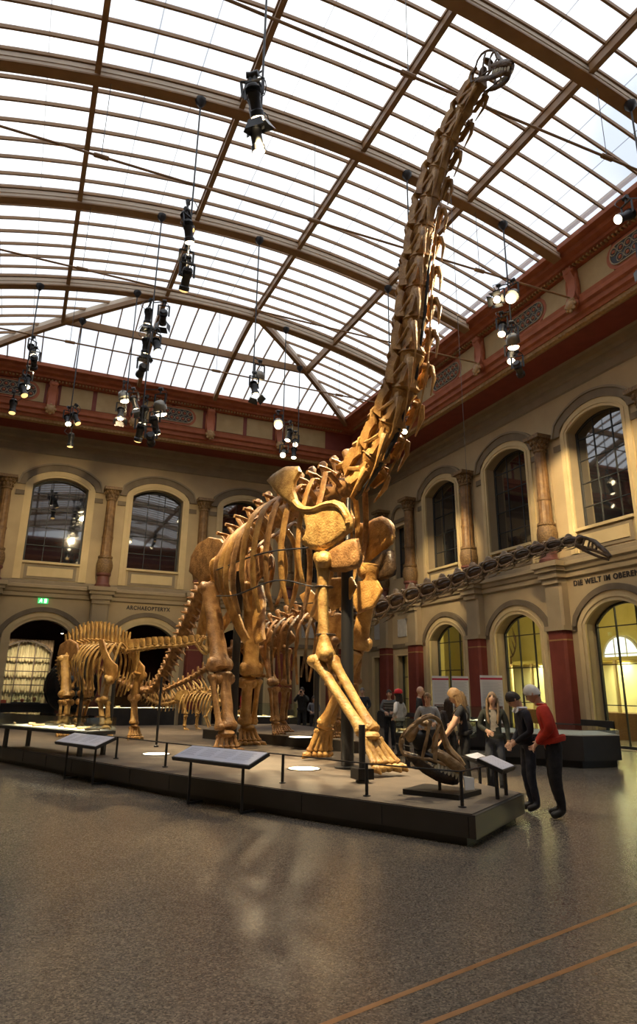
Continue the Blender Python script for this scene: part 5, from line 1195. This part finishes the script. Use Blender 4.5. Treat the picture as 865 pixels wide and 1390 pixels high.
def person(lb, loc, face, h=1.72, top=(.1, .1, .1), legs=(.03, .03, .035), shoes=(.02, .018, .016), hair=(.08, .05, .03), style='short', skin='l', arms=('down', 'down'), lean=0., nod=0., turn=0., stride=.0, stout=1., sleeve=1., skirt=None, name='person', crouch=0., group=None, under=None, crown=0.):
    """face: heading (x, y) the body looks along; lean/nod in degrees; returns the Empty"""
    k = h/1.72; hd = nrm(V(*face)); rz = math.atan2(-hd[0], hd[1])
    t = thing(name, lb, 'person', loc, rz, group, world=False)
    w = stout; hip = V(0, 0, .93-crouch); la = -math.radians(lean)
    J = {'pelvis': hip, 'waist': V(0, .0, 1.08-crouch), 'chest': V(0, .0, 1.27-crouch), 'nb': V(0, -.015, 1.42-crouch), 'neck': V(0, .0, 1.475-crouch)}
    Rr = {'pelvis': (.165*w, .125*w), 'waist': (.15*w, .115*w), 'chest': (.175*w, .12*w), 'nb': (.085, .075), 'neck': (.055, .06)}
    E = [('pelvis', 'waist'), ('waist', 'chest'), ('chest', 'nb'), ('nb', 'neck')]
    for s, nm, am, st in ((1, 'R', arms[0], stride), (-1, 'L', arms[1], -stride)):
        e, hnd = ARMS[am] if isinstance(am, str) else am
        J['sh'+nm] = V(s*.175*w, -.01, 1.40-crouch); J['el'+nm] = V(s*e[0]*(.6+.4*w), e[1], e[2]-crouch); J['wr'+nm] = V(s*hnd[0], hnd[1], hnd[2]-crouch)
        J['hp'+nm] = V(s*.095*w, 0, .88-crouch); J['kn'+nm] = V(s*.10*w, .03+st*.35+crouch*.55, .49-crouch*.42); J['an'+nm] = V(s*.10*w, -.04+st*.75-crouch*.1, .10); J['to'+nm] = V(s*.115*w, .13+st*.75, .045)
        Rr['sh'+nm] = (.078*w, .075*w); Rr['el'+nm] = (.056*w, .054*w); Rr['wr'+nm] = (.036, .036)
        Rr['hp'+nm] = (.098*w, .10*w); Rr['kn'+nm] = (.072*w, .074*w); Rr['an'+nm] = (.055, .06); Rr['to'+nm] = (.05, .042)
        E += [('chest', 'sh'+nm), ('sh'+nm, 'el'+nm), ('el'+nm, 'wr'+nm), ('pelvis', 'hp'+nm), ('hp'+nm, 'kn'+nm), ('kn'+nm, 'an'+nm), ('an'+nm, 'to'+nm)]
    upper = [q for q in J if q[:2] in ('wa', 'ch', 'nb', 'ne', 'sh', 'el', 'wr')]
    for q in upper: J[q] = rotx(J[q], la, hip)
    names = list(J); idx = {q: i for i, q in enumerate(names)}
    me = bpy.data.meshes.new('body'); me.from_pydata([tuple(J[q]) for q in names], [(idx[a], idx[b]) for a, b in E], [])
    o = bpy.data.objects.new('body', me); COL.objects.link(o); md = o.modifiers.new('skin', 'SKIN'); md.use_smooth_shade = True; md.branch_smoothing = .6
    for q, sv in zip(names, me.skin_vertices[0].data): sv.radius = Rr[q]; sv.use_root = q == 'pelvis'
    sb = o.modifiers.new('sub', 'SUBSURF'); sb.levels = sb.render_levels = 2
    dg = bpy.context.evaluated_depsgraph_get(); dg.update(); ev = bpy.data.meshes.new_from_object(o.evaluated_get(dg)); bpy.data.objects.remove(o)
    vs = np.array([v.co[:] for v in ev.vertices]); fs = [tuple(p.vertices) for p in ev.polygons]; bpy.data.meshes.remove(ev)
    mb = MB(); mats_ = [SKIN[skin], cloth(top), cloth(legs), cloth(shoes, .5), EYE, LIP, cloth(under) if under else cloth(top)]
    SA = np.array([J[a] for a, b in E]); SD = np.array([J[b]-J[a] for a, b in E]); SL = (SD*SD).sum(1)
    def cls(c):
        u = np.clip(((c-SA)*SD).sum(1)/SL, 0, 1); i = int(np.argmin(((c-SA-SD*u[:, None])**2).sum(1))); na, nb = E[i]; u = u[i]
        if na[:2] == 'an' or (na[:2] == 'kn' and u > .93): return 3
        if na[:2] in ('hp', 'kn'): return 2
        if na == 'pelvis': return 2 if (c[2] < hip[2]+.06) else 1
        if na == 'nb' and u > .25: return 0
        if na[:2] == 'el' and u > (.9 if sleeve >= 1 else (.1 if sleeve > .4 else -1)): return 0
        if na[:2] == 'sh' and u > .5 and sleeve < .5: return 0
        if under and na in ('waist', 'chest', 'pelvis') and abs(c[0]) < .05 and c[1] > .03: return 6
        return 1
    mb.v = [tuple(p) for p in vs]; mb.f = fs; mb.m = [cls(vs[list(f)].mean(0)) for f in fs]
    a_ = [2*math.pi*i/24 for i in range(25)]; hc = hip+V(0, 0, .045)
    mb.tube([rotx(hc+V(.172*w*math.sin(q), .136*w*math.cos(q), .004*math.sin(5*q)), la*.75, hip-V(0, 0, .02)) for q in a_], [(.014, .04)]*25, 6, 1, (0, 0, 1), cap=False)
    # cuffs folds: slight cloth ripple
    for i, p in enumerate(mb.v):
        a = .006*math.sin(p[2]*46+p[0]*21)*math.sin(p[1]*33+p[2]*9); mb.v[i] = (p[0]*(1+a), p[1]+a*.6, p[2])
    # hands: palm, four fingers, thumb
    for s, nm in ((1, 'R'), (-1, 'L')):
        wr, el = J['wr'+nm], J['el'+nm]; d = nrm(wr-el); sd = nrm(np.cross(d, V(0, 1, 0)) if abs(d[1]) < .9 else V(1, 0, 0)); nn = nrm(np.cross(sd, d))
        mb.tube([wr-d*.01, wr+d*.035, wr+d*.085], [(.022, .030), (.016, .042), (.014, .040)], 8, 0, sd)
        for q in range(4):
            b0 = wr+d*.08+sd*(.030-.020*q); ln = (.066, .075, .070, .055)[q]; cu = nn*-.018*s
            mb.tube([b0, b0+d*ln*.45+cu*.4, b0+d*ln*.8+cu*1.2, b0+d*ln+cu*2], [.0095, .009, .008, .005], 6, 0)
        b0 = wr+d*.02+sd*.03; mb.tube([b0, b0+sd*.03+d*.025, b0+sd*.04+d*.055-nn*.01*s], [.012, .011, .007], 6, 0)
    # head
    top_ = J['neck']; base = top_+nrm(J['neck']-J['nb'])*.015; HC = base+V(0, .026, .105); nl = -math.radians(nod)-0*la; tn = math.radians(turn)
    def hp(p):
        p = rotx(V(*p), nl+la*.5, (0, 0, -.09)); x, y = p[0], p[1]; return HC+V(x*math.cos(tn)-y*math.sin(tn), x*math.sin(tn)+y*math.cos(tn), p[2])
    n_, k_ = 20, 14; hv = [(0, .015, -.125)]; hf = []
    for i in range(1, k_):
        a = -math.pi/2+math.pi*i/k_
        for j in range(n_):
            q = 2*math.pi*j/n_; x, y, z = math.cos(a)*math.sin(q), math.cos(a)*math.cos(q), math.sin(a)
            X, Y, Z = x*.077, y*.097-.005, z*.118
            if z < -.1: X *= 1-.34*(-z-.1); Y = Y*(1-.25*(-z-.1))+.018*(-z)
            if y > .55 and abs(x) < .32 and -.42 < z < .05: Y += .020*(1-abs(x)/.32)*(1 if z < -.15 else .5)          # nose
            if y > .4 and .05 < z < .28 and .15 < abs(x) < .55: Y -= .007                                            # eye sockets
            if y > .6 and z < -.72: Y += .006
            hv.append((X, Y, Z))
    hv.append((0, -.005, .118)); e_ = len(hv)-1
    for j in range(n_):
        q = (j+1) % n_; hf += [(0, 1+q, 1+j), (e_, 1+(k_-2)*n_+j, 1+(k_-2)*n_+q)]+[(1+i*n_+j, 1+i*n_+q, 1+(i+1)*n_+q, 1+(i+1)*n_+j) for i in range(k_-2)]
    mb.add([hp(p) for p in hv], hf, 0)
    mb.tube([top_-V(0, 0, .04), base+V(0, .005, .0), HC+V(0, -.01, -.05)], [.052, .050, .052], 10, 0)
    for s in (-1, 1):
        mb.ell(hp((s*.031, .080, .016)), (.012, .008, .008), 8, 5, 4); mb.ell(hp((s*.080, -.005, .0)), (.010, .018, .030), 8, 5, 0)
        mb.tube([hp((s*.015, .089, .036)), hp((s*.034, .086, .041)), hp((s*.05, .075, .035))], .0045, 5, 4)
    mb.ell(hp((0, .086, -.062)), (.024, .007, .007), 8, 5, 5)
    ob = mb.build('body', mats_, t, ang=70, loc=(0, 0, 0)); ob.location = (0, 0, 0); ob.scale = (k, k, k)
    # hair
    hm = MB(); hv = []; R0 = 1.13
    if style != 'bald':
        low = {'short': -.10, 'crop': .02, 'bob': -.75, 'long': -.85, 'curly': -.65}[style]; nn_, kk = 22, 10
        for i in range(kk+1):
            for j in range(nn_):
                q = 2*math.pi*j/nn_; fr = (1+math.cos(q))/2           # 1 at the face, 0 at the back
                zl = (low-.35 if style in ('short', 'crop') else low)*(1-fr)**.5+.50*fr**1.5; zl = max(zl, -.95); a = math.asin(zl)+(math.pi/2-math.asin(zl))*i/kk
                bump_ = 1+(.07 if style == 'curly' else .025)*math.sin(j*2.7+i*1.9)*math.sin(i*2.1+j)
                f = R0*(1.16 if style == 'curly' else 1)*bump_
                hv.append(hp((math.cos(a)*math.sin(q)*.079*f, math.cos(a)*math.cos(q)*.098*f-.008, math.sin(a)*.120*f)))
        hm.add(hv, [(i*nn_+j, i*nn_+(j+1) % nn_, (i+1)*nn_+(j+1) % nn_, (i+1)*nn_+j) for i in range(kk) for j in range(nn_)])
        if style in ('long', 'curly', 'bob'):
            ln = {'long': .34, 'curly': .22, 'bob': .14}[style]; kx = 9
            for i in range(kx):
                q = math.pi*(.52+.96*i/(kx-1)); x, y = math.sin(q)*.084, math.cos(q)*.100-.01
                pts = [hp((x, y, .02)), hp((x*1.1, y*1.08, -.08)), hp((x*1.12, y*1.1, -.08-ln*.5)), hp((x*.9, y*1.05, -.08-ln))]
                hm.tube(catmull(pts, 9), [.026*(1+(.3 if style == 'curly' else .1)*math.sin(z*3+i)) for z in range(8)]+[.008], 7)
        h_o = hm.build('hair', cloth(hair, .6), t, ang=60, loc=(0, 0, 0)); h_o.location = (0, 0, 0); h_o.scale = (k, k, k)
    if crown: pass
    def local(nm, m_, mt_):
        q = m_.build(nm, mt_, t, ang=50, loc=(0, 0, 0)); q.location = (0, 0, 0); q.scale = (k, k, k); return q
    return t, J, local
LOOK = lambda a, b: (b[0]-a[0], b[1]-a[1])
# the group at the skull
p = (7.15, 8.0, 0); t, J, loc_ = person('white haired man in a red sweater and black trousers bending forward', p, (-.80, .60), 1.80, (.42, .028, .012), (.012, .011, .013), hair=(.55, .53, .50), style='short', arms=('clasp', 'clasp'), lean=16, nod=26, stout=1.22)
loc_('collar', MB().tube([J['nb']+V(.075*math.sin(a), .06*math.cos(a), .02) for a in [2*math.pi*i/14 for i in range(15)]], .016, 6, cap=False), cloth((.42, .028, .012)))
p = (7.17, 8.57, 0); t, J, loc_ = person('dark haired person in a navy sweater with white collar looking down', p, (-.86, .30), 1.70, (.012, .013, .022), (.03, .032, .045), hair=(.018, .013, .010), style='short', arms=('clasp', 'clasp'), lean=9, nod=42, stout=.98)
c = MB()
for s in (-1, 1): c.prism([(0, 0), (.09, -.02), (.11, -.07), (.03, -.09)], J['nb']+V(s*.01, .075, .045), (s, 0, 0), (0, -.35, 1), (0, .012, 0))
c.tube([J['nb']+V(.078*math.sin(a), .068*math.cos(a), .03) for a in [2*math.pi*i/14 for i in range(15)]], (.02), 6, cap=False); loc_('white_collar', c, cloth((.72, .76, .82)))
p = (7.62, 9.95, 0); person('blonde woman in an open dark cardigan looking up', p, LOOK(p, (5.2, 7.0)), 1.66, (.025, .028, .022), (.05, .055, .07), hair=(.20, .13, .07), style='long', arms=('front', 'down'), nod=-16, under=(.28, .25, .21), stout=.95)
p = (7.42, 10.52, 0); t, J, loc_ = person('curly blonde woman in a black top resting her hand on a panel', p, (-.85, .42), 1.70, (.012, .012, .015), (.012, .012, .014), hair=(.17, .10, .045), style='curly', arms=('down', ((.24, .2, 1.14), (.2, .45, .92))), lean=10, sleeve=.3, nod=12, turn=-10)
loc_('shoulder_bag', MB().ell(J['pelvis']+V(.24, -.02, .1), (.09, .17, .16), 12, 8).tube(catmull([J['shL']+V(0, 0, .06), J['chest']+V(0, .14, 0), J['pelvis']+V(.22, .06, .2)], 10), (.012), 5).tube(catmull([J['shL']+V(0, 0, .06), J['chest']+V(0, -.15, 0), J['pelvis']+V(.22, -.06, .2)], 10), .012, 5), cloth((.10, .085, .06)))
p = (8.5, 12.1, 0); person('blonde woman in dark clothes seen in profile facing left', p, LOOK(p, (5.0, 12.6)), 1.66, (.02, .02, .024), (.015, .015, .018), hair=(.24, .15, .07), style='bob', arms=('front', 'front'), nod=4)
p = (8.75, 12.95, 0); person('girl with long dark hair turning away, beside the boy', p, LOOK(p, (9.0, 14.0)), 1.52, (.05, .042, .04), (.02, .02, .024), hair=(.03, .018, .012), style='long', arms=('down', 'down'))
p = (8.22, 12.95, 0); person('boy in a light grey sweater standing behind the skull', p, LOOK(p, (6.6, 9.5)), 1.62, (.25, .26, .27), (.03, .035, .05), hair=(.17, .10, .05), style='short', arms=('pocket', 'front'), turn=-25, nod=5)
p = (8.65, 14.0, 0) ; p = (9.85, 15.9, 0); person('bald man in a black jacket facing right', p, LOOK(p, (12.0, 14.5)), 1.78, (.012, .012, .014), (.014, .013, .014), hair=(.1, .08, .06), style='bald', skin='l', arms=('down', 'down'), stout=1.1)
p = (9.45, 16.3, 0); t, J, loc_ = person('visitor in a white top with a red cap seen from behind', p, LOOK(p, (8.0, 18.5)), 1.66, (.50, .49, .48), (.02, .02, .022), hair=(.02, .015, .012), style='bob', arms=('pocket', 'hip'))
loc_('red_cap', MB().lathe([(.112, 0), (.118, .02), (.11, .07), (.07, .115), (.01, .13)], J['neck']+V(0, .0, .17), 18).prism([(-.07, .09), (.07, .09), (.05, .18), (-.05, .18)], J['neck']+V(0, 0, .175), (1, 0, 0), (0, 1, 0), (0, 0, .012)), cloth((.5, .02, .03)))
p = (10.4, 18.5, 0); t, J, loc_ = person('visitor in a grey striped pullover standing by the red pilasters', p, LOOK(p, (7.5, 14)), 1.68, (.09, .09, .085), (.014, .014, .016), hair=(.025, .02, .015), style='short', arms=('front', 'front'))
st = MB()
for z in (-.08, 0, .08): st.lathe([(.182, z-.012), (.184, z), (.182, z+.012)], J['chest'], 20, sx=1, sy=.72)
loc_('stripes', st, cloth((.22, .21, .19)))
p = (11.3, 22.0, 0); person('man in dark clothes standing by the doorway in the corner', p, LOOK(p, (8, 16)), 1.74, (.02, .02, .025), (.02, .02, .022), hair=(.10, .09, .08), style='crop', arms=('clasp', 'clasp'), stout=1.1)
p = (9.6, 23.4, 0); t, J, loc_ = person('photographer in black raising a camera to the face', p, LOOK(p, (6.0, 17.5)), 1.74, (.011, .011, .012), (.012, .012, .013), hair=(.015, .012, .01), style='short', arms=('camera', 'camera'), lean=6)
loc_('camera', MB().box((-.07, .0, -.045), (.07, .06, .05)).cyl((0, .06, 0), (0, .15, 0), .036, .04, 14), M['black']).location = tuple((J['neck']+V(0, .14, .09))*1.74/1.72)
p = (10.1, 23.5, 0); person('small visitor in a grey jacket beside the photographer', p, LOOK(p, (7, 18)), 1.45, (.13, .13, .14), (.03, .03, .035), hair=(.04, .03, .025), style='bob', arms=('front', 'front'), nod=15)
p = (8.9, 28.2, 0); person('woman in a bright red jacket behind the glass case at the back', p, LOOK(p, (10.5, 27.0)), 1.66, (.42, .022, .03), (.02, .02, .022), hair=(.12, .07, .04), style='bob', arms=('front', 'front'))
p = (8.2, 29.0, 0); person('man in black standing left of the woman in red', p, LOOK(p, (10, 27)), 1.74, (.013, .013, .014), (.013, .013, .014), hair=(.02, .016, .012), style='short', arms=('down', 'hip'))
# ================================================================== THE SPOTLIGHT POLES
def ray(px, py): return _f*FPX+_r*(px-432.5)-_u*(py-650)
def at_y(px, py, Y):
    d = ray(px, py); return V(*(Vector((0, 0, CAMZ))+d*(Y/d.y)))
lampglow = emat('lamp_glass_warm', (1, .80, .48), 9.); lampdim = emat('lamp_glass_dim', (1, .62, .22), 1.6)
chrome = mat('worn_lamp_metal', (.25, .23, .19), .35, metal=.8)
def lamp_meshes():
    """local: aims along -z, yoke pivot at the origin"""
    a = MB().lathe([(.075, .16), (.10, .12), (.10, -.02), (.085, -.04), (.085, -.20), (.105, -.22), (.105, -.30)], n=14)
    for i in range(4): a.lathe([(.10, .03+.022*i), (.116, .034+.022*i), (.10, .042+.022*i)], n=14)
    y = MB()
    for s in (-1, 1): y.beam((s*.13, 0, -.02), (s*.13, 0, .26), .012, .04)
    y.beam((-.135, 0, .26), (.135, 0, .26), .04, .012, up=(0, 0, 1)); y.cyl((0, 0, .26), (0, 0, .36), .02, n=8)
    k = MB().cyl((-.05, 0, .38), (.05, 0, .38), .045, n=10)
    b = MB()
    for s in (-1, 1):
        b.add([(s*.10, -.10, -.30), (s*.10, .10, -.30), (s*.19, .13, -.44), (s*.19, -.13, -.44)], [(0, 1, 2, 3)]); b.add([(-.10, s*.10, -.30), (.10, s*.10, -.30), (.14, s*.18, -.42), (-.14, s*.18, -.42)], [(0, 1, 2, 3)])
    lens = MB().lathe([(.001, -.335), (.05, -.33), (.09, -.31), (.098, -.285), (.001, -.27)], n=14)
    fl = MB().lathe([(.06, .10), (.13, .06), (.16, -.02), (.17, -.14)], n=14)
    cb = MB().tube(catmull([(0, .09, .1), (.05, .2, .2), (.1, .12, .34), (.02, .02, .40)], 10), .008, 5)
    return dict(housing=a.data('housing', M['blackm']), yoke=y.data('yoke', M['blackm'], smooth=False), clamp=k.data('clamp', M['blackm']), barn=b.data('barn_doors', M['black'], smooth=False),
                lens=lens.data('lens', lampglow), lensd=lens.data('lens', lampdim), flood=fl.data('housing', chrome), cable=cb.data('cable', M['blackm']))
LM = lamp_meshes()
ORD = ('topmost', 'second', 'third', 'fourth', 'fifth', 'sixth', 'seventh', 'eighth', 'ninth', 'tenth')
def pole(lb, X, Y, ztop, zlow, lamps, r=.022):
    """lamps: (px, py, aim point, kind, watts)"""
    Y -= .12
    zlow = min(at_y(q[0], q[1], Y)[2] for q in lamps)+.38
    t = thing('lamp_pole', 'thin black lamp pole hanging from the skylight '+lb, 'lamp pole', (X, Y, zlow), group='lamp poles')
    MB().cyl((X, Y, zlow), (X, Y, ztop), r, n=8).build('rod', M['blackm'], t)
    MB().lathe([(.03, -.22), (.15, -.06), (.15, .04), (.02, .04)], (X, Y, ztop), 8).build('ceiling_bracket', M['blackm'], t)
    for k, (px, py, aim, kind, W) in enumerate(sorted(lamps, key=lambda q: q[1])):
        p = at_y(px, py, Y); d = nrm(V(*aim)-p); dx = p[0]-X
        yo = (.2, -.2)[k % 2]; q = V(X+max(-.55, min(.55, dx)), Y+yo, p[2]); z = -d; a = np.cross(V(0, 0, 1), z); a = nrm(a) if np.linalg.norm(a) > .05 else V(1, 0, 0); b = np.cross(z, a)
        l = thing('spotlight', '%s black spotlight on the lamp pole %s' % (ORD[k], lb), 'spotlight', tuple(q), group='spotlights on the hanging poles', world=False)
        R3 = mat4((0, 0, 0), a, b, z) @ Matrix.Scale(1.3, 4); s = .92
        inst('housing', LM['flood' if kind == 'f' else 'housing'], l, R3 @ Matrix.Scale(s, 4)); inst('lens', LM['lens' if W else 'lensd'], l, R3 @ Matrix.Translation((0, 0, .14 if kind == 'f' else 0)) @ Matrix.Scale(s*(1.4 if kind == 'f' else 1), 4))
        side = V(1, 0, 0) if dx < 0 else V(-1, 0, 0)
        Y3 = mat4((0, 0, 0), b, np.cross(V(0, 0, 1), b), (0, 0, 1)) if abs(b[2]) < .3 else mat4((0, 0, 0), a, np.cross(V(0, 0, 1), a), (0, 0, 1))
        Y3 = Y3 @ Matrix.Scale(1.3, 4); inst('yoke', LM['yoke'], l, Y3); inst('clamp', LM['clamp'], l, Y3); inst('cable', LM['cable'], l, Y3)
        if kind == 'b': inst('barn_doors', LM['barn'], l, R3)
        MB().beam((0, 0, .48), (X-q[0], -yo, .48), .025, .025).build('bracket_arm', M['blackm'], l, loc=(0, 0, 0)).location = (0, 0, 0)
        if W:
            ld = bpy.data.lights.new('spot_beam', 'SPOT'); ld.energy = W*LAMP; ld.color = (1, .77, .44); ld.spot_size = math.radians(34); ld.spot_blend = .7; ld.shadow_soft_size = .10
            lo = bpy.data.objects.new('spot_beam', ld); COL.objects.link(lo); lo.parent = l; lo.matrix_basis = R3 @ Matrix.Translation((0, 0, -.36))
GS, GH, GN, GP = B1(2.0, .5, 4.4), B1(-2.2, .4, 3.6), B1(4.2, 0, 9.0), B1(.5, .5, 5.0)
GF, D3, D4, SK, D2 = B1(2.8, .3, 1.2), tuple(B3(.1, 0, 2.4)), tuple(B4(0, 0, 1.2)), (5.45, 8.2, .9), tuple(B2(0, .2, 2.8))
DN, FLR = tuple(B2(5, 0, 4.2)), (3., 7.2, 0)
pole('nearest the viewer', 2.72, 9.2, zv(2.72), 11.0,  [(340, 142, GS, 'b', 4400), (352, 168, GF, 's', 4420), (347, 120, SK, 's', 1700)])
pole('left of the giant neck', 2.55, 14.2, zv(2.55), 10.4, [(256, 290, GP, 's', 0), (253, 316, GH, 's', 3740), (255, 350, D3, 's', 3300), (251, 380, D3, 's', 0)])
pole('in the left group', 2.5, 19.2, zv(2.5), 8.3, [(203, 422, D3, 'b', 2700), (220, 432, (5, 32.8, 8.6), 'b', 1300), (200, 462, D3, 'b', 2250), (210, 470, GH, 's', 3060), (195, 497, (1, 32.8, 8.8), 's', 1200), (215, 552, D4, 'f', 700), (197, 556, D3, 's', 1350), (208, 576, D4, 's', 700), (192, 580, (2, 24, 0), 's', 0), (203, 597, (6, 32.8, 6), 's', 400)])
pole('in mid roof', 5.88, 19.2, zv(5.88), 9.9, [(355, 505, D4, 'f', 900), (342, 528, D2, 'b', 2200)])
pole('at the far left', -1.0, 24.2, zv(-1.), 10.0, [(43, 470, D3, 's', 1500), (46, 492, (0, 32.8, 7.5), 's', 400), (37, 512, (0, 20, 0), 's', 600), (30, 530, D3, 's', 0), (18, 546, (-1, 22, 0), 's', 0)])
pole('with three big floods', 2.5, 24.1, zv(2.5), 11.0, [(168, 532, D4, 'f', 700), (181, 547, D4, 'b', 500), (165, 556, D3, 'b', 1050)])
pole('over the exit sign', .7, 26.7, ze(26.7), 10.5, [(92, 566, D3, 's', 900), (101, 568, D4, 's', 0), (97, 592, (1, 28, 0), 's', 0)])
pole('straight behind the giant neck', 8.85, 14.2, zv(8.85), 11.2, [(553, 392, GS, 's', 3600), (554, 372, DN, 's', 0)])
pole('right of the giant neck', 12.35, 14.2, zv(12.35), 9.6, [(684, 402, GN, 'b', 4420), (692, 404, GS, 'f', 2550), (688, 440, DN, 's', 900), (690, 462, (17.2, 19.5, 4.2), 'f', 2600), (700, 478, (7.4, 9, 0), 's', 500), (697, 502, (17.2, 17.5, 8.5), 's', 2000)])
pole('over the shoulder blade', 8.8, 24.2, zv(8.8), 9.4, [(380, 571, D2, 'f', 1200), (391, 590, D4, 's', 800), (388, 612, GH, 's', 1530)])
pole('under the right hip rafter', 10.5, 26.8, ze(26.8), 9.6, [(403, 598, D2, 's', 900), (397, 614, (9, 24, 0), 's', 600)])
pole('cut off by the right picture edge', 12.35, 9.2, zv(12.35), 11.2, [(862, 285, GN, 's', 4080), (860, 350, (17.2, 14.5, 8), 'b', 2200)])
pole('behind the base of the giant neck', 11.0, 19.2, zv(11.), 9.8, [(573, 538, D2, 'f', 1200), (563, 556, GH, 'f', 1530), (579, 566, (17.2, 24, 7.5), 'b', 2200), (572, 585, D2, 's', 700)])
for o in bpy.data.objects:
    if '_w' in o.keys(): del o['_w']
